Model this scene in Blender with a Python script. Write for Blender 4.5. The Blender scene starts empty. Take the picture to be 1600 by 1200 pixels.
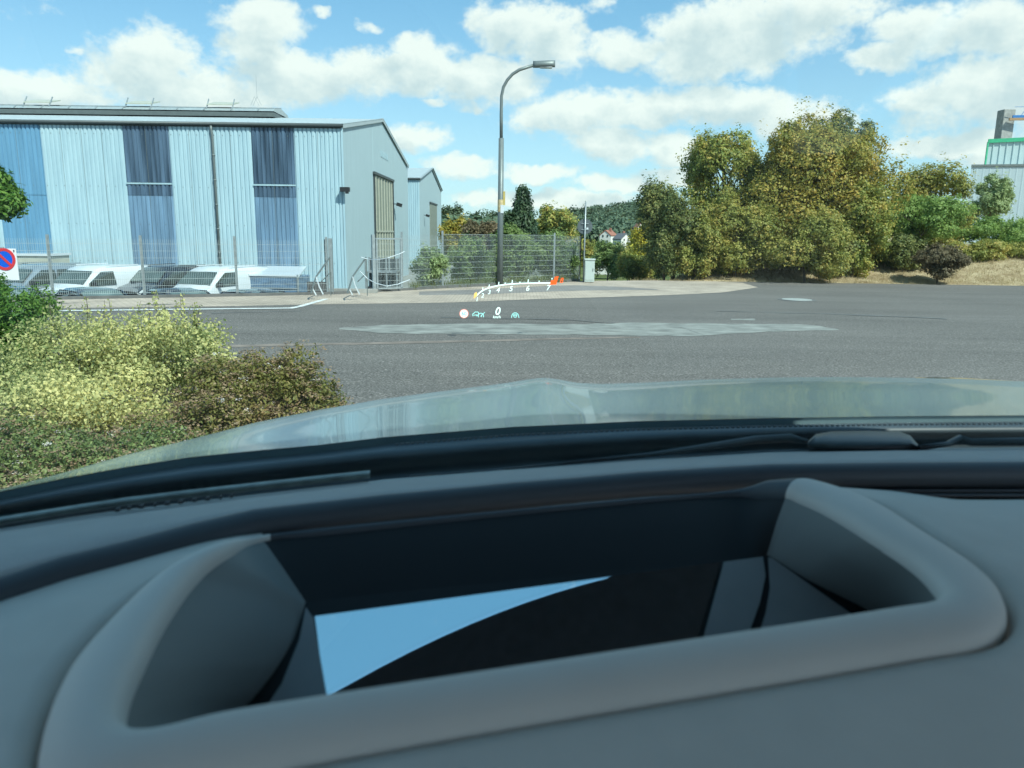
import bpy, math, random
import numpy as np
from mathutils import Vector, Matrix
random.seed(7); rng = np.random.default_rng(7)
S = bpy.context.scene
COL = S.collection
# ------------------------------------------------------------------ camera
FPX = 1180.0                       # focal length in pixels of a 1600 px wide frame
PITCH = math.atan(237 / FPX); ROLL = 0.013
CAM = Vector((0, 0, 1.5))
fw = Vector((0, math.cos(PITCH), -math.sin(PITCH)))
u0 = Vector((0, math.sin(PITCH), math.cos(PITCH)))
rt = Vector((math.cos(ROLL), 0, 0)) + u0 * math.sin(ROLL)
up = u0 * math.cos(ROLL) - Vector((math.sin(ROLL), 0, 0))
cd = bpy.data.cameras.new('camera'); cam = bpy.data.objects.new('camera', cd); COL.objects.link(cam)
M = Matrix((rt, up, -fw)).transposed().to_4x4(); M.translation = CAM
cam.matrix_world = M
cd.sensor_width = 36; cd.lens = FPX * 36 / 1600; cd.clip_start = 0.02; cd.clip_end = 4000
cd.dof.use_dof = True; cd.dof.focus_distance = 12; cd.dof.aperture_fstop = 9.0
S.camera = cam
# ------------------------------------------------------------------ world
SUN_EL, SUN_AZ = math.radians(47), math.radians(142)      # azimuth clockwise from +Y
w = bpy.data.worlds.new('World'); S.world = w; w.use_nodes = True
nt = w.node_tree; N = nt.nodes; L = nt.links; N.clear()
sd = bpy.data.lights.new('sun', 'SUN'); sd.energy = 3.2; sd.angle = math.radians(0.5); sd.color = (1, .95, .87)
so = bpy.data.objects.new('sun', sd); COL.objects.link(so)
sdir = Vector((math.sin(SUN_AZ) * math.cos(SUN_EL), math.cos(SUN_AZ) * math.cos(SUN_EL), math.sin(SUN_EL)))
so.rotation_euler = sdir.to_track_quat('Z', 'Y').to_euler(); so.location = (0, -20, 40)
S.view_settings.view_transform = 'Standard'; S.view_settings.look = 'None'
S.view_settings.exposure = 1.05; S.view_settings.gamma = 1; S.view_settings.use_curve_mapping = False
S.render.engine = 'CYCLES'; S.cycles.use_denoising = True
S.cycles.max_bounces = 8; S.cycles.transparent_max_bounces = 12; S.cycles.caustics_reflective = False; S.cycles.caustics_refractive = False
S.cycles.sample_clamp_indirect = 6

def ray(px, py):
    return (fw + rt * ((px - 800) / FPX) + up * ((600 - py) / FPX)).normalized()
def at_z(px, py, z):
    d = ray(px, py); return CAM + d * ((z - CAM.z) / d.z)
def at_y(px, py, y):
    d = ray(px, py); return CAM + d * (y / d.y)
def at_x(px, py, x):
    d = ray(px, py); return CAM + d * (x / d.x)
def at_d(px, py, dd):
    d = ray(px, py); return CAM + d * (dd / d.dot(fw))

def nd(t, kind, **kw):
    n = t.nodes.new(kind)
    for k, v in kw.items():
        if k.startswith('i_'):
            n.inputs[int(k[2:])].default_value = v
        else: setattr(n, k, v)
    return n
def mth(t, op, a, b=None, c=None, clamp=False):
    n = t.nodes.new('ShaderNodeMath'); n.operation = op; n.use_clamp = clamp
    for i, v in enumerate((a, b, c)):
        if v is None: continue
        if isinstance(v, (int, float)): n.inputs[i].default_value = v
        else: t.links.new(v, n.inputs[i])
    return n.outputs[0]

# clouds: direction -> (azimuth, elevation) in 1/1180 rad units; metaball-like masses broken up by noise
BLOBS = [(60,146,120,30),(230,108,95,55),(300,140,170,40),(410,32,68,36),(400,75,55,34),(460,118,120,42),(570,112,90,36),
 (655,108,80,42),(760,125,100,42),(645,75,40,24),(800,42,78,44),(868,62,66,52),(940,10,20,16),(570,38,19,11),(500,20,9,7),(120,80,14,6),
 (1170,52,150,58),(1255,14,120,44),(1090,98,110,36),(985,82,75,28),(880,180,88,36),(1000,172,120,34),(1130,165,130,32),(1240,185,80,34),
 (960,222,74,32),(1045,238,60,28),(1385,92,52,22),(1450,48,80,40),(1540,40,90,44),(1530,150,110,52),(1440,150,60,26),(650,216,52,24),
 (720,262,70,20),(850,270,70,16),(960,288,90,14),(860,312,160,18),(735,166,22,8),(676,161,20,6),(1560,246,60,18),(1480,225,90,20),(1060,278,60,16),(1660,120,110,80),(-80,150,110,40)]
g = bpy.data.node_groups.new('cloud_field', 'ShaderNodeTree')
g.interface.new_socket('V', in_out='INPUT', socket_type='NodeSocketVector')
g.interface.new_socket('F', in_out='OUTPUT', socket_type='NodeSocketFloat')
gi = g.nodes.new('NodeGroupInput'); go = g.nodes.new('NodeGroupOutput')
tot = None
for (cx, cy, rx, ry) in BLOBS:
    d = ray(cx, cy); a = math.atan2(d.x, d.y) * FPX; e = math.asin(d.z) * FPX
    v = g.nodes.new('ShaderNodeVectorMath'); v.operation = 'MULTIPLY_ADD'
    g.links.new(gi.outputs[0], v.inputs[0]); v.inputs[1].default_value = (1/rx, 1/ry, 0); v.inputs[2].default_value = (-a/rx, -e/ry, 0)
    q = g.nodes.new('ShaderNodeVectorMath'); q.operation = 'DOT_PRODUCT'
    g.links.new(v.outputs[0], q.inputs[0]); g.links.new(v.outputs[0], q.inputs[1])
    m = mth(g, 'MULTIPLY_ADD', q.outputs['Value'], -0.72 if rx > 26 else -0.38, 1.0 if rx > 26 else .66, clamp=True)
    tot = m if tot is None else mth(g, 'MAXIMUM', tot, m)
# generic cloud cover away from the view
sx = g.nodes.new('ShaderNodeSeparateXYZ'); g.links.new(gi.outputs[0], sx.inputs[0])
far1 = mth(g, 'MULTIPLY_ADD', mth(g, 'ABSOLUTE', sx.outputs[0]), 1/250, -860/250, clamp=True)
far2 = mth(g, 'MULTIPLY_ADD', sx.outputs[1], 1/200, -420/200, clamp=True)
far = mth(g, 'MAXIMUM', far1, far2)
vs = g.nodes.new('ShaderNodeVectorMath'); vs.operation = 'MULTIPLY'; g.links.new(gi.outputs[0], vs.inputs[0]); vs.inputs[1].default_value = (1/520, 1/240, 1)
ng = nd(g, 'ShaderNodeTexNoise', i_2=1.0, i_3=2.0); g.links.new(vs.outputs[0], ng.inputs['Vector'])
gen = mth(g, 'MULTIPLY', mth(g, 'MULTIPLY_ADD', ng.outputs[0], 4.0, -1.9, clamp=True), mth(g, 'MULTIPLY_ADD', sx.outputs[1], -1/250, 1050/250, clamp=True))
tot = mth(g, 'MAXIMUM', tot, mth(g, 'MULTIPLY', gen, far))
g.links.new(tot, go.inputs[0])
tc = N.new('ShaderNodeTexCoord')
sep = N.new('ShaderNodeSeparateXYZ'); L.new(tc.outputs['Generated'], sep.inputs[0])
az = mth(nt, 'MULTIPLY', mth(nt, 'ARCTAN2', sep.outputs[0], sep.outputs[1]), FPX)
el = mth(nt, 'MULTIPLY', mth(nt, 'ARCSINE', sep.outputs[2]), FPX)
cv = N.new('ShaderNodeCombineXYZ'); L.new(az, cv.inputs[0]); L.new(el, cv.inputs[1])
def cnoise(scale, detail, off=0):
    mp = N.new('ShaderNodeVectorMath'); mp.operation = 'MULTIPLY'; L.new(cv.outputs[0], mp.inputs[0]); mp.inputs[1].default_value = (scale, scale*1.25, 1)
    n = N.new('ShaderNodeTexNoise'); n.inputs['Scale'].default_value = 1; n.inputs['Detail'].default_value = detail; n.inputs['Roughness'].default_value = .62
    ad = N.new('ShaderNodeVectorMath'); ad.operation = 'ADD'; L.new(mp.outputs[0], ad.inputs[0]); ad.inputs[1].default_value = (off, off*1.3, off)
    L.new(ad.outputs[0], n.inputs['Vector']); return n
nA = cnoise(1/75, 8); nW = cnoise(1/70, 3, 7.3); nS = cnoise(1/60, 6, 3.1)
wv = N.new('ShaderNodeVectorMath'); wv.operation = 'MULTIPLY_ADD'; L.new(nW.outputs['Color'], wv.inputs[0]); wv.inputs[1].default_value = (60, 44, 0); L.new(cv.outputs[0], wv.inputs[2])
def field(off):
    ad = N.new('ShaderNodeVectorMath'); ad.operation = 'ADD'; L.new(wv.outputs[0], ad.inputs[0]); ad.inputs[1].default_value = (off[0]-30, off[1]-22, 0)
    gg = N.new('ShaderNodeGroup'); gg.node_tree = g; L.new(ad.outputs[0], gg.inputs[0]); return gg.outputs[0]
f0 = field((0, 0)); f1 = field((16, 26))
nB = cnoise(1/17, 6, 11.3)
dens = mth(nt, 'ADD', mth(nt, 'ADD', f0, mth(nt, 'MULTIPLY_ADD', nB.outputs[0], .75, -.375)), mth(nt, 'MULTIPLY_ADD', nA.outputs[0], 1.55, -.72))
mr = N.new('ShaderNodeMapRange'); mr.interpolation_type = 'SMOOTHSTEP'; mr.inputs['From Min'].default_value = .25; mr.inputs['From Max'].default_value = .85
L.new(dens, mr.inputs['Value'])
above = mth(nt, 'ADD', f1, mth(nt, 'MULTIPLY_ADD', nS.outputs[0], 2.0, -1.0))
shade = N.new('ShaderNodeMapRange'); shade.interpolation_type = 'SMOOTHSTEP'; shade.inputs['From Min'].default_value = .2; shade.inputs['From Max'].default_value = 1.35
L.new(above, shade.inputs['Value'])
cc = N.new('ShaderNodeMix'); cc.data_type = 'RGBA'; L.new(shade.outputs[0], cc.inputs[0])
cc.inputs[6].default_value = (7.0, 6.75, 6.4, 1); cc.inputs[7].default_value = (4.4, 4.9, 5.1, 1)
sky = N.new('ShaderNodeTexSky'); sky.sky_type = 'NISHITA'; sky.sun_disc = False; sky.sun_elevation = SUN_EL; sky.sun_rotation = SUN_AZ; sky.altitude = 200; sky.air_density = 1.0; sky.dust_density = .6; sky.ozone_density = 2.5
hz = mth(nt, 'MULTIPLY_ADD', el, -1/330, 1.0, clamp=True)           # thin cloud veil near the horizon
hzf = mth(nt, 'MULTIPLY', mth(nt, 'POWER', hz, 1.4), .55)
hx = N.new('ShaderNodeMix'); hx.data_type = 'RGBA'; L.new(hzf, hx.inputs[0]); uni = N.new('ShaderNodeMix'); uni.data_type = 'RGBA'; uni.inputs[0].default_value = .38; L.new(sky.outputs[0], uni.inputs[6]); uni.inputs[7].default_value = (1.5, 4.3, 6.2, 1); L.new(uni.outputs[2], hx.inputs[6]); hx.inputs[7].default_value = (5.0, 6.4, 6.9, 1)
mx = N.new('ShaderNodeMix'); mx.data_type = 'RGBA'; L.new(mth(nt, 'MULTIPLY', mr.outputs[0], .93), mx.inputs[0]); L.new(hx.outputs[2], mx.inputs[6]); L.new(cc.outputs[2], mx.inputs[7])
bg = N.new('ShaderNodeBackground'); bg.inputs[1].default_value = 0.082; L.new(mx.outputs[2], bg.inputs[0])
wo = N.new('ShaderNodeOutputWorld'); L.new(bg.outputs[0], wo.inputs[0])

# ------------------------------------------------------------------ materials
def new_mat(name):
    m = bpy.data.materials.new(name); m.use_nodes = True
    return m, m.node_tree, m.node_tree.nodes['Principled BSDF']
def mat(name, c, rough=.6, metal=0, var=.12, scale=6, bump=0, bscale=40, c2=None, spec=.5, coat=0, stretch=None, detail=4):
    m, t, b = new_mat(name)
    b.inputs['Roughness'].default_value = rough; b.inputs['Metallic'].default_value = metal
    b.inputs['Specular IOR Level'].default_value = spec; b.inputs['Coat Weight'].default_value = coat
    tcd = t.nodes.new('ShaderNodeTexCoord'); vec = tcd.outputs['Object']
    if stretch:
        mp = t.nodes.new('ShaderNodeMapping'); mp.inputs['Scale'].default_value = stretch; t.links.new(vec, mp.inputs[0]); vec = mp.outputs[0]
    n = t.nodes.new('ShaderNodeTexNoise'); n.inputs['Scale'].default_value = scale; n.inputs['Detail'].default_value = detail
    t.links.new(vec, n.inputs['Vector'])
    r = t.nodes.new('ShaderNodeValToRGB'); r.color_ramp.elements[0].position = .3; r.color_ramp.elements[1].position = .7
    c2 = c2 or tuple(x * (1 + var) for x in c); ca = tuple(x * (1 - var) for x in c)
    r.color_ramp.elements[0].color = (*ca, 1); r.color_ramp.elements[1].color = (*c2, 1)
    t.links.new(n.outputs[0], r.inputs[0]); t.links.new(r.outputs[0], b.inputs['Base Color'])
    if bump:
        nb = t.nodes.new('ShaderNodeTexNoise'); nb.inputs['Scale'].default_value = bscale; nb.inputs['Detail'].default_value = 3; t.links.new(tcd.outputs['Object'], nb.inputs['Vector'])
        bp = t.nodes.new('ShaderNodeBump'); bp.inputs['Strength'].default_value = bump; bp.inputs['Distance'].default_value = .01
        t.links.new(nb.outputs[0], bp.inputs['Height']); t.links.new(bp.outputs[0], b.inputs['Normal'])
    return m
def leafmat(name, cols, transl=.42, rough=.55):
    m, t, b = new_mat(name); ge = t.nodes.new('ShaderNodeNewGeometry')
    r = t.nodes.new('ShaderNodeValToRGB'); cr = r.color_ramp; cr.interpolation = 'LINEAR'
    for i, c in enumerate(cols):
        e = cr.elements[i] if i < 2 else cr.elements.new(i/(len(cols)-1)); e.position = i/(len(cols)-1); e.color = (*c, 1)
    cr.elements[-1].position = 1
    ps = sorted(cr.elements, key=lambda e: e.position)
    for i, (e, c) in enumerate(zip(cr.elements, cols)): e.position = i/(len(cols)-1); e.color = (*c, 1)
    tcd = t.nodes.new('ShaderNodeTexCoord'); n = t.nodes.new('ShaderNodeTexNoise'); n.inputs['Scale'].default_value = 1.1; t.links.new(tcd.outputs['Object'], n.inputs['Vector'])
    f = mth(t, 'ADD', mth(t, 'MULTIPLY', ge.outputs['Random Per Island'], .62), mth(t, 'MULTIPLY_ADD', n.outputs[0], 1.5, -.56), clamp=True)
    t.links.new(f, r.inputs[0]); t.links.new(r.outputs[0], b.inputs['Base Color'])
    b.inputs['Roughness'].default_value = rough; b.inputs['Specular IOR Level'].default_value = .35
    tr = t.nodes.new('ShaderNodeBsdfTranslucent'); t.links.new(r.outputs[0], tr.inputs[0])
    mxs = t.nodes.new('ShaderNodeMixShader'); mxs.inputs[0].default_value = transl
    t.links.new(b.outputs[0], mxs.inputs[1]); t.links.new(tr.outputs[0], mxs.inputs[2])
    t.links.new(mxs.outputs[0], t.nodes['Material Output'].inputs[0]); return m
def emis(name, c, s):
    m, t, b = new_mat(name); b.inputs['Base Color'].default_value = (0, 0, 0, 1); b.inputs['Emission Color'].default_value = (*c, 1); b.inputs['Emission Strength'].default_value = s; b.inputs['Roughness'].default_value = 1; b.inputs['Specular IOR Level'].default_value = 0
    return m
MT = {}
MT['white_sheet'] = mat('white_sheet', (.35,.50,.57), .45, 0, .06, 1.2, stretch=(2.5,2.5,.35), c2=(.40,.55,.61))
MT['gable_sheet'] = mat('gable_sheet', (.33,.43,.47), .45, 0, .05, 1.2, stretch=(2.5,2.5,.35))  # same cladding as the long walls, greyed for the grazing light on gables
MT['blue_sheet_dark'] = mat('blue_sheet_dark', (.045,.085,.14), .22, 0, .5, 1.0, stretch=(3.2,3.2,.22), c2=(.11,.18,.27))
MT['blue_sheet'] = mat('blue_sheet', (.15,.25,.36), .3, 0, .3, 1.0, stretch=(3.5,3.5,.3))
MT['blue_sheet_left'] = mat('blue_sheet_left', (.13,.29,.44), .3, 0, .12, 1.0, stretch=(3.5,3.5,.3))
MT['roof_sheet'] = mat('roof_sheet', (.38,.44,.46), .5, 0, .08, 1.5)
MT['dark_metal'] = mat('dark_metal', (.06,.075,.08), .5, .3, .1)
MT['galv'] = mat('galv', (.34,.38,.39), .45, .5, .15, 8)
MT['galv_wire'] = mat('galv_wire', (.42,.47,.47), .5, .3, .05, 8)
MT['monitor_glass'] = mat('monitor_glass', (.30,.35,.36), .15, 0, .1)
MT['monitor_base'] = mat('monitor_base', (.10,.12,.12), .5, 0, .1)
MT['cream'] = mat('cream', (.42,.43,.36), .5, 0, .08)
MT['door_sheet'] = mat('door_sheet', (.22,.24,.20), .5, 0, .1, 3)
MT['white_paint'] = mat('white_paint', (.58,.63,.66), .22, 0, .02, coat=.5)
MT['silver_paint'] = mat('silver_paint', (.30,.36,.40), .25, .5, .02, coat=.6)
MT['dark_paint'] = mat('dark_paint', (.022,.03,.042), .18, .2, .05, coat=.8)
MT['car_glass'] = mat('car_glass', (.05,.065,.06), .04, 0, .1, spec=.9)
MT['sky_toned_glass'] = mat('sky_toned_glass', (.11,.15,.14), .05, 0, .4, 2, spec=1)  # reflected sky on the windscreens is put into this paler base colour
MT['van_sky_toned_glass'] = mat('van_sky_toned_glass', (.07,.095,.085), .06, 0, .35, 1.5, spec=.9)  # lighter grey-green base stands in for sky reflected in the van windscreens
MT['rubber'] = mat('rubber', (.02,.02,.02), .7)
MT['plastic_black'] = mat('plastic_black', (.02,.022,.024), .5)
MT['lamp_lens'] = mat('lamp_lens', (.5,.52,.52), .12)
MT['concrete'] = mat('concrete', (.30,.30,.28), .85, 0, .18, 3, .3, 30)
MT['bark'] = mat('bark', (.10,.08,.06), .9, 0, .3, 8, .5, 20)
MT['white_line'] = mat('white_line', (.62,.64,.62), .7, 0, .25, 5)
MT['kerbstone'] = mat('kerbstone', (.13,.13,.125), .85, 0, .2, 4)
MT['post_grey'] = mat('post_grey', (.17,.20,.20), .5, .3, .1, 3)

def wallnoise_mat():
    m, t, b = new_mat('asphalt'); tcd = t.nodes.new('ShaderNodeTexCoord'); O = tcd.outputs['Object']
    def nz(sc, de=4, st=None):
        v = O
        if st:
            mp = t.nodes.new('ShaderNodeMapping'); mp.inputs['Scale'].default_value = st; t.links.new(O, mp.inputs[0]); v = mp.outputs[0]
        n = t.nodes.new('ShaderNodeTexNoise'); n.inputs['Scale'].default_value = sc; n.inputs['Detail'].default_value = de; t.links.new(v, n.inputs['Vector']); return n.outputs[0]
    base = mth(t, 'MULTIPLY_ADD', nz(.35, 5, (.5,1,1)), .08, .085)
    streak = mth(t, 'MULTIPLY_ADD', nz(1.0, 3, (.12,1.5,1)), .05, -.025)
    sp = nz(42, 3); spk = mth(t, 'MULTIPLY', mth(t, 'MULTIPLY_ADD', sp, 9, -5.2, clamp=True), .10)
    dk = mth(t, 'MULTIPLY', mth(t, 'MULTIPLY_ADD', nz(26, 4), -6, 2.7, clamp=True), -.05)
    v = mth(t, 'MAXIMUM', mth(t, 'ADD', mth(t, 'ADD', base, streak), mth(t, 'ADD', mth(t,'MULTIPLY_ADD',sp,.34,-.17), mth(t,'ADD',spk, dk))), .03)
    cmb = t.nodes.new('ShaderNodeCombineColor'); t.links.new(mth(t,'MULTIPLY',v,1.12), cmb.inputs[0]); t.links.new(mth(t,'MULTIPLY',v,1.04), cmb.inputs[1]); t.links.new(mth(t,'MULTIPLY',v,.95), cmb.inputs[2])
    t.links.new(cmb.outputs[0], b.inputs['Base Color']); b.inputs['Roughness'].default_value = .88; b.inputs['Specular IOR Level'].default_value = .3
    bp = t.nodes.new('ShaderNodeBump'); bp.inputs['Strength'].default_value = .5; bp.inputs['Distance'].default_value = .006; t.links.new(sp, bp.inputs['Height']); t.links.new(bp.outputs[0], b.inputs['Normal'])
    return m
MT['asphalt'] = wallnoise_mat()
def paver_mat(name, c1, c2, cm):
    m, t, b = new_mat(name); tcd = t.nodes.new('ShaderNodeTexCoord')
    br = t.nodes.new('ShaderNodeTexBrick'); br.inputs['Scale'].default_value = 1; br.inputs['Brick Width'].default_value = .22; br.inputs['Row Height'].default_value = .16; br.inputs['Mortar Size'].default_value = .012
    br.inputs['Color1'].default_value = (*c1, 1); br.inputs['Color2'].default_value = (*c2, 1); br.inputs['Mortar'].default_value = (*cm, 1)
    t.links.new(tcd.outputs['Object'], br.inputs[0])
    n = t.nodes.new('ShaderNodeTexNoise'); n.inputs['Scale'].default_value = .8; n.inputs['Detail'].default_value = 5; t.links.new(tcd.outputs['Object'], n.inputs['Vector'])
    mm = t.nodes.new('ShaderNodeMix'); mm.data_type = 'RGBA'; mm.blend_type = 'MULTIPLY'; mm.inputs[0].default_value = .6
    rr = t.nodes.new('ShaderNodeValToRGB'); rr.color_ramp.elements[0].color = (.6,.6,.6,1); rr.color_ramp.elements[1].color = (1.2,1.2,1.2,1); rr.color_ramp.elements[0].position = .3; rr.color_ramp.elements[1].position = .7
    t.links.new(n.outputs[0], rr.inputs[0]); t.links.new(br.outputs[0], mm.inputs[6]); t.links.new(rr.outputs[0], mm.inputs[7])
    t.links.new(mm.outputs[2], b.inputs['Base Color']); b.inputs['Roughness'].default_value = .9
    bp = t.nodes.new('ShaderNodeBump'); bp.inputs['Strength'].default_value = .4; bp.inputs['Distance'].default_value = .01; t.links.new(br.outputs['Fac'], bp.inputs['Height']); bp.invert = True; t.links.new(bp.outputs[0], b.inputs['Normal'])
    return m
MT['pavers'] = paver_mat('pavers', (.50,.415,.335), (.41,.34,.275), (.26,.22,.18))
MT['pavers_grey'] = paver_mat('pavers_grey', (.27,.25,.235), (.23,.215,.20), (.15,.14,.13))
MT['patch'] = mat('patch', (.23,.235,.215), .9, 0, .3, 2.5, .3, 60)
MT['dust'] = mat('dust', (.20,.165,.14), .9, 0, .3, 3)

# ------------------------------------------------------------------ mesh helpers
def tag(o, label=None, cat=None, group=None, kind=None):
    if label: o['label'] = label
    if cat: o['category'] = cat
    if group: o['group'] = group
    if kind: o['kind'] = kind
    return o
def empty(name, loc, label, cat, group=None, rz=0):
    o = bpy.data.objects.new(name, None); COL.objects.link(o); o.location = loc; o.rotation_euler = (0, 0, rz); o.empty_display_size = .2
    return tag(o, label, cat, group)
class MB:
    def __init__(s): s.v = []; s.f = []
    def add(s, vs, fs):
        n = len(s.v); s.v += [tuple(v) for v in vs]; s.f += [tuple(i + n for i in f) for f in fs]; return s
    def box(s, c, d, R=None):
        x, y, z = (q / 2 for q in d); vs = [Vector((i*x, j*y, k*z)) for i in (-1,1) for j in (-1,1) for k in (-1,1)]
        if R is not None: vs = [R @ v for v in vs]
        c = Vector(c); return s.add([v + c for v in vs], [(0,1,3,2),(4,6,7,5),(0,4,5,1),(2,3,7,6),(0,2,6,4),(1,5,7,3)])
    def bar(s, a, b, wd, hd=None):
        a, b = Vector(a), Vector(b); d = b - a; hd = hd or wd
        q = d.to_track_quat('Z', 'Y').to_matrix(); return s.box((a + b) / 2, (wd, hd, d.length), q)
    def tube(s, pts, rad, n=8, cap=True):
        pts = [Vector(p) for p in pts]; rad = rad if isinstance(rad, (list, tuple)) else [rad] * len(pts)
        rings = []; prev = None
        for i, p in enumerate(pts):
            t = (pts[min(i+1, len(pts)-1)] - pts[max(i-1, 0)]).normalized()
            if prev is None: a = t.orthogonal().normalized()
            else: a = (prev - t * prev.dot(t)).normalized()
            prev = a; b = t.cross(a)
            rings.append([p + (a * math.cos(k*2*math.pi/n) + b * math.sin(k*2*math.pi/n)) * rad[i] for k in range(n)])
        vs = [v for r in rings for v in r]; fs = []
        for i in range(len(pts)-1):
            for k in range(n): fs.append((i*n+k, i*n+(k+1)%n, (i+1)*n+(k+1)%n, (i+1)*n+k))
        if cap: fs += [tuple(range(n))[::-1], tuple((len(pts)-1)*n + k for k in range(n))]
        return s.add(vs, fs)
    def grid(s, rows, closed=False, thick=0):
        nr, nc = len(rows), len(rows[0]); vs = [v for r in rows for v in r]; fs = []
        for i in range(nr-1):
            for j in range(nc if closed else nc-1): fs.append((i*nc+j, i*nc+(j+1)%nc, (i+1)*nc+(j+1)%nc, (i+1)*nc+j))
        return s.add(vs, fs)
    def prism(s, poly, off):
        n = len(poly); off = Vector(off); vs = [Vector(p) for p in poly] + [Vector(p) + off for p in poly]
        return s.add(vs, [tuple(range(n))[::-1], tuple(range(n, 2*n))] + [(i, (i+1)%n, n+(i+1)%n, n+i) for i in range(n)])
    def build(s, name, m, parent=None, smooth=False, bevel=0):
        me = bpy.data.meshes.new(name); me.from_pydata(s.v, [], s.f); me.update()
        me.materials.append(MT[m] if isinstance(m, str) else m)
        if smooth: me.polygons.foreach_set('use_smooth', [True]*len(me.polygons))
        o = bpy.data.objects.new(name, me); COL.objects.link(o)
        if parent is not None: o.parent = parent
        if bevel:
            b = o.modifiers.new('bevel', 'BEVEL'); b.width = bevel; b.segments = 2
        return o
def localize(parent, mb):
    """vertices given in world space -> the parent's space (unrotated or rotated empties)"""
    bpy.context.view_layer.update()
    inv = parent.matrix_world.inverted(); mb.v = [tuple(inv @ Vector(v)) for v in mb.v]; return mb
def copy_tree(o, parent=None):
    c = o.copy(); COL.objects.link(c)
    if parent is not None: c.parent = parent
    for ch in list(o.children): copy_tree(ch, c)
    return c
def interp(x, xs, ys):
    return float(np.interp(x, xs, ys))
def smooth(a, b, x):
    t = min(1, max(0, (x - a) / (b - a))); return t*t*(3-2*t)

# ------------------------------------------------------------------ ground
ZR = -0.5
def road_z(y): return 0.0 if y < 3 else (-.5*(y-3)/17 if y < 20 else -.5)
edge_px = [(85,468),(300,464),(517,460),(582,457),(640,453.5),(691,450),(865,441.5),(905,439),(1020,438),(1180,440.5),(1400,443.5),(1600,446.5)]
ep = [at_z(a, b, ZR) for a, b in edge_px]
sl = (ep[2].y-ep[0].y)/(ep[2].x-ep[0].x)
EX = [-90] + [p.x for p in ep] + [90]; EY = [ep[0].y + sl*(-90-ep[0].x)] + [p.y for p in ep] + [ep[-1].y - 4]
def edgeY(x): return interp(x, EX, EY)
print('EDGE', [(round(p.x,2), round(p.y,2)) for p in ep])
LOT = -1.75
def vnoise(x, y, s):
    return math.sin(x/s*1.3+y/s*.7)*.5 + math.sin(x/s*.6-y/s*1.1+2)*.5
def far_z(x, y):
    z = interp(y, [35,60,100,180,260,330,450,620,800,1500,3000], [-1.2,-2.8,-4.2,-5,-3.6,-1,5.5,12.5,16,5,0])
    k = smooth(200, 550, y); z += k*(vnoise(x, y, 90)*2.5 + smooth(20, 110, x)*7*(1-smooth(700,900,y)))
    return z
def H(x, y):
    e = edgeY(x)
    if y < e + .05: return road_z(y) - .04
    d = y - e
    left = 1 - smooth(-4.4, -3.6, x); left2 = 1 - smooth(-3, 1, x)
    xr = x - max(0, y-35)*.235; right = smooth(6.6, 9.2, xr)
    lotz = LOT if d > .22 else road_z(y) - .04
    mid = -.5 - .16*min(d, 3) - .06*max(0, min(d, 60)-3)
    berm = -.5 + smooth(0, 5, d)*1.0 + .35*smooth(5, 14, d) + .06*vnoise(x, y, 1.3)
    near = lotz*left + (1-left)*((mid*(1-right) + berm*right))
    if x < -3.6: near = lotz
    lim0 = 130 if (x < -3 or xr > 12) else 45
    k = smooth(lim0, lim0+60, y)
    return near*(1-k) + far_z(x, y)*k
xs = np.concatenate([np.linspace(-1600,-100,26), np.linspace(-90,-14,30), np.arange(-12,-5,.5), np.arange(-5,16,.35), np.arange(16,45,1.2), np.linspace(48,95,14), np.linspace(110,1600,26)])
ys = np.concatenate([np.linspace(-200,-12,10), np.linspace(-10,18,12), np.arange(19,40,.3), np.arange(40,70,1.5), np.linspace(72,150,26), np.linspace(160,900,50), np.linspace(950,3000,16)])
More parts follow.
